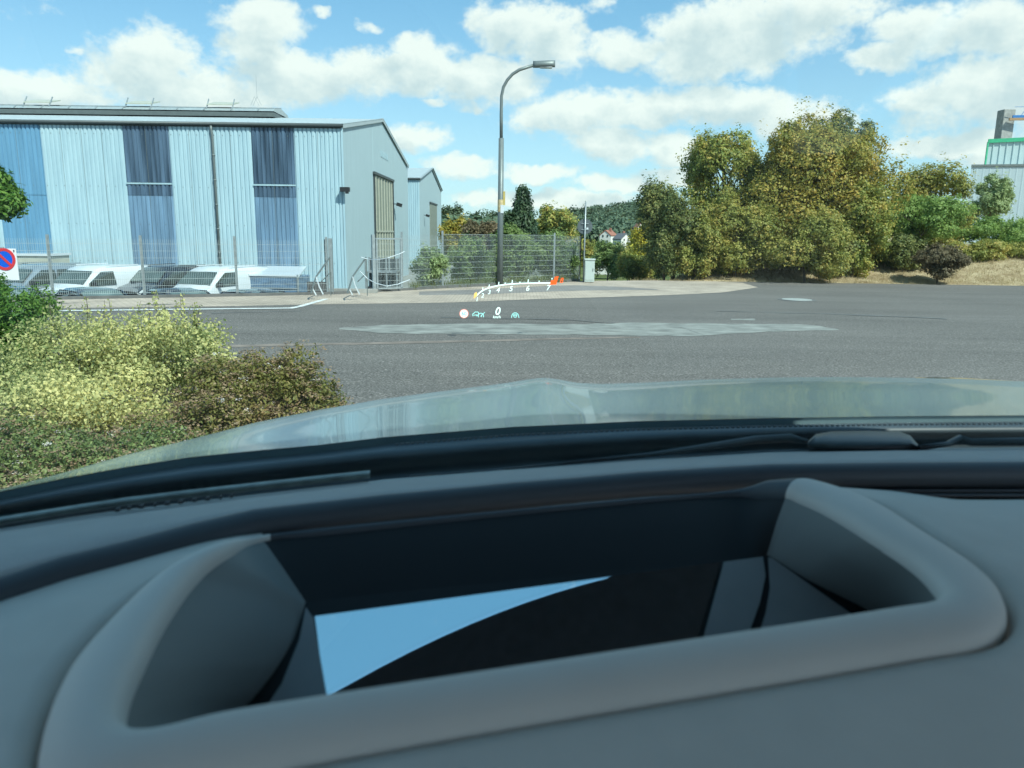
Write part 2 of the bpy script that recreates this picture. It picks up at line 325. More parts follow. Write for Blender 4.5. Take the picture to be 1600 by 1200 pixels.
def grass_mat():
    m, t, b = new_mat('ground_earth'); ge = t.nodes.new('ShaderNodeTexCoord'); sp = t.nodes.new('ShaderNodeSeparateXYZ'); t.links.new(ge.outputs['Object'], sp.inputs[0])
    def nz(s, de=4):
        n = t.nodes.new('ShaderNodeTexNoise'); n.inputs['Scale'].default_value = s; n.inputs['Detail'].default_value = de; t.links.new(ge.outputs['Object'], n.inputs['Vector']); return n.outputs[0]
    def ramp(f, cols, lo=.3, hi=.7):
        r = t.nodes.new('ShaderNodeValToRGB'); cr = r.color_ramp
        while len(cr.elements) < len(cols): cr.elements.new(.5)
        for i, c in enumerate(cols): cr.elements[i].position = lo + (hi-lo)*i/(len(cols)-1); cr.elements[i].color = (*c, 1)
        t.links.new(f, r.inputs[0]); return r.outputs[0]
    green = ramp(nz(.4,5), [(.05,.08,.025),(.10,.13,.04),(.17,.17,.07)], .35, .65)
    dry = ramp(mth(t,'ADD',mth(t,'MULTIPLY',nz(1.2,6),.5),mth(t,'MULTIPLY',nz(14,4),.5)), [(.20,.14,.08),(.36,.28,.17),(.44,.36,.23)], .38, .62)
    fieldc = ramp(nz(.006, 2), [(.10,.13,.05),(.42,.34,.18),(.46,.38,.22)], .42, .52)
    f = mth(t, 'MULTIPLY_ADD', sp.outputs[1], 1/80, -300/80, clamp=True)
    mm = t.nodes.new('ShaderNodeMix'); mm.data_type = 'RGBA'; t.links.new(f, mm.inputs[0]); zf = mth(t, 'MULTIPLY_ADD', sp.outputs[2], -1.2, -.75, clamp=True); m0 = t.nodes.new('ShaderNodeMix'); m0.data_type = 'RGBA'; t.links.new(zf, m0.inputs[0]); t.links.new(dry, m0.inputs[6]); t.links.new(green, m0.inputs[7]); t.links.new(m0.outputs[2], mm.inputs[6]); t.links.new(fieldc, mm.inputs[7])
    t.links.new(mm.outputs[2], b.inputs['Base Color']); b.inputs['Roughness'].default_value = .95; b.inputs['Specular IOR Level'].default_value = .1
    bp = t.nodes.new('ShaderNodeBump'); bp.inputs['Strength'].default_value = .8; bp.inputs['Distance'].default_value = .05; t.links.new(nz(9,4), bp.inputs['Height']); t.links.new(bp.outputs[0], b.inputs['Normal'])
    return m
MT['earth'] = grass_mat()
rows = [[(x, y, H(float(x), float(y))) for x in xs] for y in ys]
tag(MB().grid(rows).build('ground', 'earth', smooth=False), kind='structure')
def sheet(name, poly_fn_rows, m, dz, kind='structure'):
    return tag(MB().grid(poly_fn_rows).build(name, m), kind=kind)
# asphalt road
rx = np.concatenate([np.linspace(-90,-14,16), np.linspace(-12,16,57), np.linspace(18,90,16)])
rows = [[(x, yy, road_z(yy)) for x in rx for yy in [(-60 + (edgeY(x)+60)*t)]] for t in ([0,.2,.4,.6] + list(np.linspace(.70,1,24)))]
sheet('road', rows, 'asphalt', 0)
# asphalt surface of the works yard
MB_y = MB(); MB_y.grid([[(x, y, LOT+.03) for x in np.linspace(-95,-3.75,12)] for y in (21.6, 60, 126)])
# paver strip between the fence and the road
def strip(name, top, bot, m, dz, n=80):
    a = [at_z(x, y, ZR) for x, y in top]; b = [at_z(x, y, ZR) for x, y in bot]
    def samp(P, k):
        t = k*(len(P)-1)/n; i = min(int(t), len(P)-2); return P[i].lerp(P[i+1], t-i)
    A = [samp(a, k) for k in range(n+1)]; B = [samp(b, k) for k in range(n+1)]
    rows = [[tuple((p.x, p.y, road_z(p.y)+dz)) for p in [A[k].lerp(B[k], t) for k in range(n+1)]] for t in (0,.33,.66,1)]
    return sheet(name, rows, m, dz)
strip('pavement', [(-600,482),(85,468.6),(300,464.6),(517,460.6),(691,450.8),(865,442),(925,438.8),(1020,438.4),(1110,439.5),(1160,442)],
      [(-600,506),(85,485),(300,480.5),(470,476),(700,473),(850,467),(960,464),(1060,460.5),(1130,457),(1184,449)], 'pavers', .004)
strip('pavement_inset', [(655,456),(760,452),(865,446.5),(900,446),(960,448),(1025,452)], [(655,461.5),(760,460),(865,455.5),(900,454.5),(960,453.6),(1030,453)], 'pavers_grey', .008)
strip('road_line', [(-600,519),(60,491),(250,486.5),(452,482.3),(506,467.5)], [(-600,522),(60,493.2),(250,488.7),(458,484.2),(514,467.5)], 'white_line', .012)
def patch(name, pts, m, dz):
    P = [at_z(x, y, 0) for x, y in pts]
    def g(x, y):
        d = ray(x, y); z = -.3
        for _ in range(8): p = CAM + d*((z-CAM.z)/d.z); z = road_z(p.y)
        return Vector((p.x, p.y, z+dz))
    P = [g(x, y) for x, y in pts]; n = len(P)//2
    top, bot = P[:n], P[n:][::-1]
    rows = []
    for t in (0,.33,.66,1):
        rows.append([((a.lerp(b, t)).x, (a.lerp(b, t)).y, road_z(a.lerp(b, t).y)+dz) for a, b in zip(top, bot)])
    return sheet(name, rows, m, dz)
def rag(top, bot, amp, k=6):
    def sub(P):
        out = []
        for a, b in zip(P[:-1], P[1:]):
            for i in range(k): t = i/k; out.append((a[0]+(b[0]-a[0])*t, a[1]+(b[1]-a[1])*t + random.uniform(-amp, amp)))
        return out + [P[-1]]
    return sub(top) + sub(bot)[::-1]
patch('road_patch', rag([(530,513),(600,508.5),(760,506),(880,507),(985,505),(1150,506),(1270,508),(1310,515)], [(530,514.5),(600,521),(760,523),(880,523),(985,524.5),(1070,525.5),(1200,519),(1312,516)], .8), 'patch', .005)
patch('road_stain', rag([(320,540.5),(480,536.5),(700,532.5),(900,528),(1000,526.5)], [(320,543.5),(480,540),(700,535.5),(900,530.5),(1000,528)], .5), 'dust', .004)
patch('road_patch_small', rag([(1142,498.5),(1180,498)], [(1142,500.5),(1180,501)], .3), 'patch', .005)
for k, (pa, pb) in enumerate((([(1060,511),(1095,522),(1105,529)],[(1063,511.5),(1097,523),(1106,530)]), ([(1120,486),(1300,490),(1480,498)],[(1120,487),(1300,491),(1480,499.2)]), ([(690,496),(880,499),(960,505)],[(690,496.8),(880,499.8),(960,505.8)]))):
    patch('road_crack', rag(pa, pb, .5), 'kerbstone', .0075+.001*k)
patch('road_seam', rag([(330,489),(470,486)], [(330,489.8),(470,486.8)], .2), 'kerbstone', .006)
tag(MB_y.build('yard_paving', 'patch'), kind='structure')
# kerb under the fence and retaining wall towards the lower yard
mb = MB()
pts = [Vector((x, edgeY(x), 0)) for x in [-90,-60,-40,-25] + [p.x for p in ep[:8]]]
for a, b in zip(pts[:-1], pts[1:]):
    mb.bar((a.x, a.y+.06, ZR+.02), (b.x, b.y+.06, ZR+.02), .10, .12)
o = mb.build('kerb', 'kerbstone', None); tag(o, 'low dark concrete kerb running under the wire fence', 'kerb')
mb = MB()
for a, b in zip(pts[:8], pts[1:8]):
    mb.bar((a.x, a.y+.22, (LOT+ZR)/2-.05), (b.x, b.y+.22, (LOT+ZR)/2-.05), .18, 1.2)
o = mb.build('retaining_wall', 'concrete'); tag(o, 'concrete retaining wall below the fence, facing the parked vans', 'wall')
# manhole
c = at_z(1245, 468.5, ZR); man = empty('manhole_cover', (c.x, c.y, ZR), 'pale round manhole cover set in the grey road', 'manhole cover')
def disc(r, z0, z1, n=32, r2=None):
    m = MB(); r2 = r2 or r
    m.tube([(0,0,z0),(0,0,z1)], [r, r2], n); return m
disc(.60, .002, .008).build('frame', 'kerbstone', man); disc(.46, .009, .016).build('cover', mat('cover_metal', (.42,.44,.42), .5, .2, .15, 12), man)

# ------------------------------------------------------------------ halls
def corr_wall(x0, x1, z0, ztop, pitch=.196, dep=.05, zb=None):
    """corrugated sheet running along local x, ribs out to -y; ztop: function of x"""
    m = MB(); cols = []; x = x0
    prof = [(0,0),(.14,0),(.30,-dep),(.84,-dep)]
    while x < x1 - 1e-6:
        for u, d in prof:
            xx = x + u*pitch
            if xx < x1: cols.append((xx, d))
        x += pitch
    cols.append((x1, 0))
    zt = ztop if callable(ztop) else (lambda q: ztop)
    m.grid([[(a, d, z0) for a, d in cols], [(a, d, zt(a)) for a, d in cols]])
    m.grid([[(a, .04, z0) for a, d in cols], [(a, .04, zt(a)) for a, d in cols]])
    return m
HY = 36.0
c0 = at_y(533, 196, HY); ridge_g = None
HX = c0.x; EAVE = c0.z
pr = at_x(596, 187, HX); pf = at_x(637.5, 262, HX)
print('hall corner', c0, 'ridge', pr, 'far', pf)
W1 = 2*(pr.y - HY); RZ = pr.z
def hall(name, x1, y0, wid, eave, rz, length, label, base):
    t = empty(name, (x1, y0, base), label, 'industrial hall'); return t
hall1 = hall('industrial_hall', HX, HY, W1, EAVE, RZ, 44, 'long pale blue corrugated hall with blue translucent panels behind the parked vans', LOT)
eh = EAVE - LOT; rh = RZ - LOT; LEN = 44
def px_off(px, py=190):       # px along the long wall -> local x (negative)
    return at_y(px, py, HY).x - HX
bays = [(-LEN, px_off(-150), 'white_sheet'), (px_off(-150), px_off(-90), 'blue'), (px_off(-90), px_off(-15), 'white_sheet'), (px_off(-15), px_off(61), 'left'),
        (px_off(61), px_off(190), 'white_sheet'), (px_off(190), px_off(262), 'blue'), (px_off(262), px_off(391), 'white_sheet'), (px_off(391), px_off(458), 'blue'), (px_off(458), 0, 'white_sheet')]
zm = at_y(226, 285, HY).z - LOT; zm2 = at_y(226, 306, HY).z - LOT
for a, b, k in bays:
    if k == 'white_sheet':
        corr_wall(a, b, 0, eh-.12).build('wall_sheet', k, hall1)
    elif k == 'left':
        corr_wall(a, b, 0, at_y(40,305,HY).z-LOT).build('translucent_panel', 'blue_sheet_left', hall1)
        corr_wall(a, b, at_y(40,305,HY).z-LOT+.02, eh-.12).build('translucent_panel', 'blue_sheet_left', hall1)
    else:
        corr_wall(a, b, zm, eh-.12).build('translucent_panel', 'blue_sheet_dark', hall1)
        corr_wall(a, b, 0, zm2).build('translucent_panel', 'blue_sheet', hall1)
        m = MB(); m.box(((a+b)/2, -.02, zm-.05), (b-a, .10, .07)); m.build('rail', 'white_sheet', hall1)
        corr_wall(a, b, zm2+.01, zm-.1).build('translucent_panel', 'blue_sheet_dark', hall1)
# gutter, roof, downpipe
m = MB(); m.tube([(-LEN-.2, -.14, eh-.02), (.1, -.14, eh-.02)], .085, 10); m.build('gutter', 'dark_metal', hall1, True)
m = MB(); m.box((-LEN/2, -.05, eh-.09), (LEN, .06, .1)); m.build('eave_trim', 'dark_metal', hall1)
dx = px_off(331)
m = MB(); m.tube([(dx,-.14,eh-.1),(dx,-.16,eh-.25),(dx+.02,-.12,eh-.5),(dx+.02,-.12,.1)], .06, 8)
for q in range(6): m.tube([(dx+.02,-.12,1+q*1.1),(dx+.02,-.12,1.06+q*1.1)], .075, 8)
m.build('downpipe', 'post_grey', hall1, True)
def roof_sheet(xa, xb, yA, zA, yB, zB, pitch=.25):
    m = MB(); cols = []; x = xa
    while x < xb:
        cols += [(x, 0), (x+.55*pitch, 0), (x+.65*pitch, .04), (x+.9*pitch, .04)]; x += pitch
    m.grid([[(c, yA, zA+d) for c, d in cols], [(c, yB, zB+d) for c, d in cols]]); return m
roof_sheet(-LEN-.1, .12, -.2, eh-.0, W1/2, rh).build('roof', 'roof_sheet', hall1)
roof_sheet(-LEN-.1, .12, W1+.2, eh-.0, W1/2, rh).build('roof', 'roof_sheet', hall1)
for a, b, k in bays:
    if b < px_off(-20): continue
    n_ = max(1, round((b-a)/1.0)); m = MB()
    for q_ in range(1, n_): m.box((a+(b-a)*q_/n_, -.052, eh/2), (.012, .006, eh-.4))
    for zz in (1.7, 3.4, 5.1, eh-.5):
        for q_ in range(int((b-a)/.39)): m.box((a+.12+q_*.392, -.054, zz), (.03, .012, .03))
    f_ = m.build('sheet_fixings', 'post_grey', hall1); f_['kind'] = 'stuff'
# gable wall on +x side: local frame turned 90 deg
def ztop1(u): return min(eh + (rh-eh)*u/(W1/2), eh + (rh-eh)*(W1-u)/(W1/2)) - .06
def gable_part(name, u0, u1, z0, zt, m, off=.0):
    mm = corr_wall(u0, u1, z0, zt, .2, .018); mm.v = [(-y+off, x, z) for x, y, z in mm.v]; return mm
d0 = at_x(583, 272, HX); d1 = at_x(612, 288, HX); du0, du1 = d0.y-HY, d1.y-HY; dz = d0.z - LOT
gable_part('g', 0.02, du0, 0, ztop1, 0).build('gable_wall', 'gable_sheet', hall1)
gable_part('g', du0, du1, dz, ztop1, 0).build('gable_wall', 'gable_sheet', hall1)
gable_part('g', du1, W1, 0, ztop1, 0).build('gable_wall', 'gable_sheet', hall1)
m = MB(); m.box((.02, (du0+du1)/2, dz/2), (.06, du1-du0-.1, dz)); door = m.build('sliding_door', 'door_sheet', hall1)
for k in range(7):
    u = du0 + .4 + k*(du1-du0-.8)/6; MB().box((.07, u, dz/2), (.05, .08, dz-.1)).build('door_rib', 'cream', door)
for z in (1.4, 3.2): MB().box((.08, (du0+du1)/2, z), (.05, du1-du0-.2, .1)).build('door_rail', 'cream', door)
m = MB(); m.box((.08, (du0+du1)/2, dz+.06), (.14, du1-du0+.4, .14)); m.box((.07, du0-.05, dz/2), (.1,.1,dz)); m.box((.07, du1+.05, dz/2), (.1,.1,dz)); m.build('door_frame', 'dark_metal', hall1)
m = MB(); m.bar((.09, -.05, eh-.02), (.09, W1/2, rh-.02), .05, .2); m.bar((.09, W1+.05, eh-.02), (.09, W1/2, rh-.02), .05, .2); m.build('verge_trim', 'roof_sheet', hall1)
m = MB(); m.box((.03,-.03,eh/2), (.09,.09,eh-.2)); m.build('corner_trim', 'white_sheet', hall1)
m = MB(); m.grid([[(-LEN,.1,0),(-LEN,W1,0)],[(-LEN,.1,eh),(-LEN,W1,eh)]]); m.grid([[(-LEN,W1,0),(0,W1,0)],[(-LEN,W1,eh),(0,W1,eh)]]); m.build('rear_wall', 'gable_sheet', hall1)
# ridge monitor with opened vents
mxr = at_y(440, 182, HY+W1/2).x - HX; mh = .52; my = W1/2; mw = 1.5
m = MB(); m.box(((-LEN+mxr)/2, my, rh+.0), (LEN+mxr, 2*mw, .24)); m.build('ridge_monitor', 'monitor_base', hall1)
sec = [(-mw, .18), (-mw*.85, .34), (0, mh), (mw*.85, .34), (mw, .18)]
m = MB(); m.grid([[(-LEN, my+a, rh+b) for a, b in sec], [(mxr, my+a, rh+b) for a, b in sec]])
m.add([(mxr, my+a, rh+b) for a, b in sec], [(0,1,2,3,4)]); m.build('skylight', 'monitor_glass', hall1)
m = MB()
x = -LEN
while x < mxr+.01:
    for a, b in zip(sec[:-1], sec[1:]): m.bar((x, my+a[0], rh+a[1]+.02), (x, my+b[0], rh+b[1]+.02), .06)
    x += 1.55
m.bar((-LEN, my, rh+mh+.03), (mxr, my, rh+mh+.03), .07); m.build('glazing_bar', 'galv', hall1)
for px0, px1 in ((-160,-115),(42,82),(200,240),(326,366)):
    xa = at_y(px0, 167, HY+my-1).x-HX; xb = at_y(px1, 167, HY+my-1).x-HX
    m = MB(); m.add([(xa,my-1.3,rh+.50),(xb,my-1.3,rh+.50),(xb,my-.1,rh+.80),(xa,my-.1,rh+.80),(xa,my-1.3,rh+.56),(xb,my-1.3,rh+.56),(xb,my-.1,rh+.86),(xa,my-.1,rh+.86)], [(3,2,1,0),(4,5,6,7),(0,1,5,4),(1,2,6,5),(2,3,7,6),(3,0,4,7)])
    v = m.build('roof_vent', 'cream', hall1)
    for xx in (xa, xb): MB().bar((xx, my-1.35, rh+.3), (xx, my-.9, rh+.9), .05).build('vent_strut', 'galv', v)
m = MB()
for px in (398, 402): 
    xx = at_y(px, 160, HY+my).x-HX; m.bar((xx-.25, my, rh+.7), (xx, my, rh+1.2), .012); m.bar((xx+.25, my, rh+.7), (xx, my, rh+1.2), .012)
m.bar((xx, my, rh+1.1), (xx, my, rh+2.4), .012); m.build('aerial', 'galv', hall1)
def flood(px, py, parent, s=1):
    p = at_x(px, py, parent.location.x + .3); l = p - Vector(parent.location)
    MB().box((.12, l.y, l.z+.05), (.3, .05, .05)).box((.38, l.y, l.z), (.34*s, .3*s, .22*s), Matrix.Rotation(.3, 3, 'Y')).build('floodlight', 'plastic_black', parent)
fl = MB(); q = at_y(539, 296, HY-.3) - Vector(hall1.location); fl.box((q.x,q.y,q.z),(.42,.25,.2)).box((q.x-.1,q.y+.15,q.z+.07),(.06,.4,.05)).box((q.x+.1,q.y-.05,q.z-.14),(.14,.12,.1)); fl.build('floodlight', 'plastic_black', hall1)
flood(622, 320, hall1)
q = at_x(600, 243, HX)-Vector(hall1.location)
for k in range(4): MB().box((.03, q.y-1.1+k*.7, q.z), (.02, .45, .35)).build('faded_letter', 'white_sheet', hall1)
# second hall behind
h2y = 71.0; k0 = at_y(655, 279, h2y); X2 = k0.x; p2 = at_x(674, 263, X2); W2 = 2*(p2.y-h2y); e2 = k0.z-LOT; r2 = p2.z-LOT
hall2 = hall('industrial_hall', X2, h2y, W2, 0, 0, 30, 'narrower pale hall standing beyond the gable end of the long hall', LOT)
corr_wall(-30, 0, 0, e2-.1).build('wall_sheet', 'white_sheet', hall2)
def zt2(u): return min(e2 + (r2-e2)*u/(W2/2), e2 + (r2-e2)*(W2-u)/(W2/2)) - .06
gable_part('g', .02, W2, 0, zt2, 0).build('gable_wall', 'gable_sheet', hall2)
roof_sheet(-30, .15, -.2, e2, W2/2, r2).build('roof', 'roof_sheet', hall2); roof_sheet(-30, .15, W2+.2, e2, W2/2, r2).build('roof', 'roof_sheet', hall2)
m = MB(); m.tube([(-30,-.16,e2-.03),(.1,-.16,e2-.03)], .09, 8); m.build('gutter', 'dark_metal', hall2, True)
m = MB(); m.bar((.09, 0, e2-.02), (.09, W2/2, r2-.02), .05, .22); m.bar((.09, W2, e2-.02), (.09, W2/2, r2-.02), .05, .22); m.build('verge_trim', 'roof_sheet', hall2)
a, b = at_x(671, 318, X2), at_x(681.5, 323, X2)
MB().box((.05, (a.y+b.y)/2-h2y, (a.z-LOT)/2), (.08, b.y-a.y, a.z-LOT)).build('sliding_door', 'door_sheet', hall2)
MB().box((.1, (a.y+b.y)/2-h2y, a.z-LOT+.1), (.1, b.y-a.y+.4, .16)).build('door_frame', 'dark_metal', hall2)
flood(667, 337, hall2)
m = MB(); m.grid([[(-30,W2,0),(0,W2,0)],[(-30,W2,e2),(0,W2,e2)]]); m.build('rear_wall', 'gable_sheet', hall2)

# large white works with green trim on the right
RY = 92.0
def loc(px, py, y): return at_y(px, py, y)
wl = loc(1518, 259, RY); wt = loc(1600, 251, RY-9)
works = empty('factory_building', (wl.x, RY, .3), 'white factory building with a green edged roof and concrete tower beyond the hedge', 'factory')
MT['works'] = mat('works', (.40,.49,.53), .45, 0, .03, 1)
def ribbed(ax, ay, bx, by, z0, za, zb, n, m, name, parent, dep=.05):
    mm = MB(); d = Vector((bx-ax, by-ay, 0)); nn = Vector((d.y, -d.x, 0)).normalized()
    cols = []
    for i in range(n):
        for u, o in ((0,0),(.7,0),(.8,dep),(.95,dep)): t = (i+u)/n; cols.append((t, o))
    cols.append((1,0))
    mm.grid([[(ax+d.x*t+nn.x*o, ay+d.y*t+nn.y*o, z0) for t, o in cols], [(ax+d.x*t+nn.x*o, ay+d.y*t+nn.y*o, za+(zb-za)*t) for t, o in cols]])
    return mm.build(name, m, parent)
hw = wl.z-.3; dirv = Vector((1, -.28, 0))
ribbed(0, 0, 40, -11, 0, hw, hw, 60, 'works', 'wall_sheet', works, .02)
m = MB(); m.grid([[(0,0,hw),(40,-11,hw)],[(28,40,hw),(66,29,hw)]]); m.grid([[(0,0,0),(28,40,0)],[(0,0,hw),(28,40,hw)]]); m.build('roof', 'roof_sheet', works)
MB().bar((-.05,-.08,hw+.02),(40,-11.1,hw+.02),.12,.22).build('roof_edge', 'post_grey', works)
u1 = loc(1544, 222, RY+4); ul = Vector((u1.x-wl.x, 4, u1.z-.3)); ulow = hw-.3
MT['works_up'] = mat('works_up', (.42,.52,.52), .45, 0, .04, 1); MT['green_trim'] = mat('green_trim', (.05,.38,.20), .4)
ribbed(ul.x, ul.y, ul.x+30, ul.y-7, ulow, ul.z, ul.z+1.1, 42, 'works_up', 'upper_wall', works, .10)
MB().bar((ul.x-.1, ul.y-.15, ul.z+.1), (ul.x+30, ul.y-7.15, ul.z+1.25), .2, .45).build('green_trim', 'green_trim', works)
MB().bar((ul.x-.1, ul.y-.15, ulow), (ul.x-.1, ul.y-.15, ul.z), .16).build('green_trim', 'green_trim', works)
m = MB(); m.grid([[(ul.x,ul.y,ulow),(ul.x+22,ul.y+30,ulow)],[(ul.x,ul.y,ul.z),(ul.x+22,ul.y+30,ul.z)]]); m.grid([[(ul.x,ul.y,ul.z),(ul.x+30,ul.y-7,ul.z+1.1)],[(ul.x+22,ul.y+30,ul.z),(ul.x+50,ul.y+23,ul.z+1.1)]]); m.build('upper_roof', 'roof_sheet', works)
q0, q1 = loc(1557, 216, RY+12), loc(1583, 172, RY+12)
cx = (q0.x+q1.x)/2-wl.x; cw = (q1.x-q0.x)*.9
MB().box((cx, 12, (ul.z-2+q1.z-.3)/2), (cw, cw, q1.z-.3-ul.z+2)).build('concrete_tower', 'concrete', works, bevel=.08)
MT['crane_blue'] = mat('crane_blue', (.04,.17,.42), .4); MT['crane_rust'] = mat('crane_rust', (.34,.20,.10), .6)
q = loc(1562, 187, RY+11); lz = q.z-.3
cr = MB(); cr.bar((cx-.4, 10.6, lz), (cx+16, 8.5, lz+.1), .25, .28); cr.build('crane_beam', 'crane_rust', works)
cr = MB(); cr.bar((cx, 10.6, lz+.35), (cx+16, 8.5, lz+.45), .2, .3)
for k in range(12): cr.bar((cx+1+k*1.2, 10.4-k*.16, lz+.5), (cx+1.6+k*1.2, 10.4-k*.16, lz+1.5), .05)
cr.bar((cx, 10.4, lz+1.5), (cx+16, 8.4, lz+1.6), .05); cr.box((cx+4.2, 9.8, lz+1.2), (1.1, 1, 1.2)); cr.build('crane_rail', 'crane_blue', works)
MB().box((cx+3.5, -6, 1.6), (4, 3, 1.8)).build('loading_bay', 'post_grey', works)

# ------------------------------------------------------------------ vehicles in the yard
def rail_loop(st, k):  # st = (x, zbot, zbelt, ztop, wbelt, wtop)
    x, z0, zb, zt, wb, wt_ = st
    pts = [(x,-wb*.96,z0),(x,-wb,(z0+zb)/2),(x,-wb*.985,zb),(x,-(wb+wt_)/2,(zb+zt)/2),(x,-wt_,zt-.06),(x,-wt_*.8,zt),(x,0,zt+.015)]
    return pts + [(a,-b,c) for a, b, c in pts[:-1][::-1]]
def loftv(stations):
    m = MB(); rows = [rail_loop(s, 0) for s in stations]; m.grid(rows, closed=True)
    n = len(rows[0]); m.f.append(tuple(range(n))); m.f.append(tuple(len(rows)*n-n+i for i in range(n))[::-1]); return m
def wheels(t, xs_, hw_, r=.32):
    for x in xs_:
        for s in (-1, 1):
            o = MB().tube([(x, s*(hw_-.2), r), (x, s*hw_, r)], r, 20).build('wheel', 'rubber', t)
            MB().tube([(x, s*(hw_-.02), r), (x, s*(hw_+.015), r)], r*.62, 14).build('rim', 'galv', o)
def make_van(paint, label, cat='van', window_side=False, H_=1.74, group=None):
    t = empty('van', (0,0,0), label, cat, group)
    body = [(-2.15,.25,1.0,H_-.12,.88,.80),(-2.1,.25,1.0,H_-.04,.90,.82),(-1.0,.25,1.02,H_,.91,.82),(.35,.25,1.02,H_-.01,.91,.80),(.72,.25,1.02,H_-.09,.91,.77),(1.42,.25,.98,1.08,.90,.84),(1.5,.25,.94,1.03,.90,.84),(2.0,.25,.84,.92,.87,.76),(2.22,.3,.7,.78,.80,.66)]
    loftv(body).build('body', paint, t, True)
    # windscreen
    def quad(name, p, m='car_glass', off=(0,0,0)):
        mm = MB(); P = [Vector(q)+Vector(off) for q in p]; c = (P[1]-P[0]).cross(P[2]-P[0]).normalized()*.012
        mm.prism(P, c); return mm.build(name, m, t)
    quad('windscreen', [(.84,-.68,H_-.19),(.84,.68,H_-.19),(1.40,.79,1.10),(1.40,-.79,1.10)], 'van_sky_toned_glass', (.02,0,.02))
    for s in (-1, 1):
        quad('side_window', [(.62,s*.82,H_-.20),(1.24,s*.885,1.13),(1.24,s*.90,1.02),(.02,s*.915,1.04),(.08,s*.84,H_-.20)], 'car_glass', (0,s*.012,0))
        if window_side:
            quad('side_window', [(-.05,s*.84,H_-.20),(-.02,s*.915,1.04),(-1.0,s*.915,1.04),(-.95,s*.84,H_-.20)], 'car_glass', (0,s*.012,0))
            quad('side_window', [(-1.1,s*.84,H_-.20),(-1.12,s*.915,1.04),(-1.98,s*.91,1.08),(-1.85,s*.84,H_-.22)], 'car_glass', (0,s*.012,0))
        quad('headlight', [(2.0,s*.74,.90),(2.05,s*.82,.86),(2.2,s*.72,.66),(2.2,s*.52,.70)], 'lamp_lens', (.03,0,.02))
        MB().box((1.12, s*1.02, 1.1), (.12,.2,.16)).build('mirror', 'plastic_black', t, bevel=.02)
    MB().box((2.2,0,.55),(.08,1.1,.14)).build('grille', 'plastic_black', t)
    MB().bar((-1.2,-.80,H_+.02),(.3,-.79,H_+.02),.03).build('roof_rail', paint, t); MB().bar((-1.2,.80,H_+.02),(.3,.79,H_+.02),.03).build('roof_rail', paint, t)
    wheels(t, (-1.4, 1.42), .90); return t
def make_car(paint, label, glass='sky_toned_glass', cat='car', group=None):
    t = empty('car', (0,0,0), label, cat, group); H_ = 1.46
    low = [(-2.0,.3,.8,.92,.78,.7),(-1.9,.22,.85,.95,.86,.78),(-1.2,.2,.9,.96,.88,.8),(.8,.2,.9,.96,.88,.8),(1.0,.2,.88,.95,.88,.78),(1.7,.2,.75,.82,.84,.7),(2.1,.3,.55,.62,.72,.55)]
    loftv(low).build('body', paint, t, True)
    roof = [(-1.45,.95,1.1,1.32,.80,.62),(-1.2,1.2,1.3,1.42,.72,.62),(-.4,1.25,1.36,H_,.70,.60),(.15,1.25,1.34,1.43,.70,.58),(.3,1.22,1.3,1.38,.69,.55)]
    loftv(roof).build('roof', paint, t, True)
    gl = [(-1.75,.9,.95,.98,.78,.7),(-1.3,.9,1.1,1.30,.77,.6),(-.4,.9,1.1,1.38,.78,.59),(.3,.9,1.1,1.34,.78,.58),(1.05,.88,.92,.96,.80,.70)]
    loftv(gl).build('windows', 'car_glass', t, True)
    m = MB(); m.prism([(.33,-.56,1.36),(.33,.56,1.36),(1.08,.68,.975),(1.08,-.68,.975)], (.025,0,.03)); m.build('windscreen', glass, t)
    for s in (-1, 1):
        mm = MB()
        for a, b in (((.3,s*.66,1.37),(1.1,s*.80,.95)), ((-.3,s*.68,1.38),(-.3,s*.82,.93)), ((-1.3,s*.64,1.33),(-1.8,s*.78,.96)), ((-1.3,s*.66,1.35),(.3,s*.66,1.38))):
            mm.bar(a, b, .05, .05)
        mm.build('pillar', paint, t)
        MB().box((.75, s*.98, .98), (.12,.2,.13)).build('mirror', 'plastic_black', t, bevel=.02)
        MB().box((1.95, s*.6, .62), (.2,.28,.12)).build('headlight', 'lamp_lens', t, bevel=.03)
    wheels(t, (-1.3, 1.3), .87, .31); return t
def place(o, px, py, Y, ang, zoff=0):
    p = at_y(px, py, Y); o.location = (p.x, Y, LOT+.03); o.rotation_euler = (0, 0, ang)
A = math.radians
# forward is local +x ; facing camera-left and towards the camera: angle about -125 deg
v1 = make_van('white_paint', 'white panel van with black side window, left one of the two behind the fence'); place(v1, 154, 430, 30.0, A(-110))
v2 = make_van('white_paint', 'white panel van next to the low blue-grey trailer behind the fence'); place(v2, 342, 430, 30.4, A(-110))
v3 = make_van('dark_paint', 'dark passenger van with side windows between the two white vans', window_side=True, H_=1.70); place(v3, 264, 430, 31.4, A(-110))
v4 = make_van('silver_paint', 'silver-grey passenger van behind the leftmost fence post', window_side=True); place(v4, 64, 430, 30.6, A(-110))
for i, (px, Y, lab) in enumerate(((16,24.0,'dark car nearest the no stopping sign, only its top showing above the kerb'),(150,24.0,'dark car with arched pale windscreen in front of the left white van'),
        (285,24.1,'dark car in front of the right white van beside a fence post'),(408,24.2,'dark car rightmost of its row in front of the blue-grey trailer'))):
    if i == 0: car0 = c_ = make_car('dark_paint', lab, group='dark cars parked nose to kerb behind the fence')
    else:
        c_ = copy_tree(car0); c_['label'] = lab
    place(c_, px, 455, Y, A(-42)); c_.scale = (.97, .97, .90)
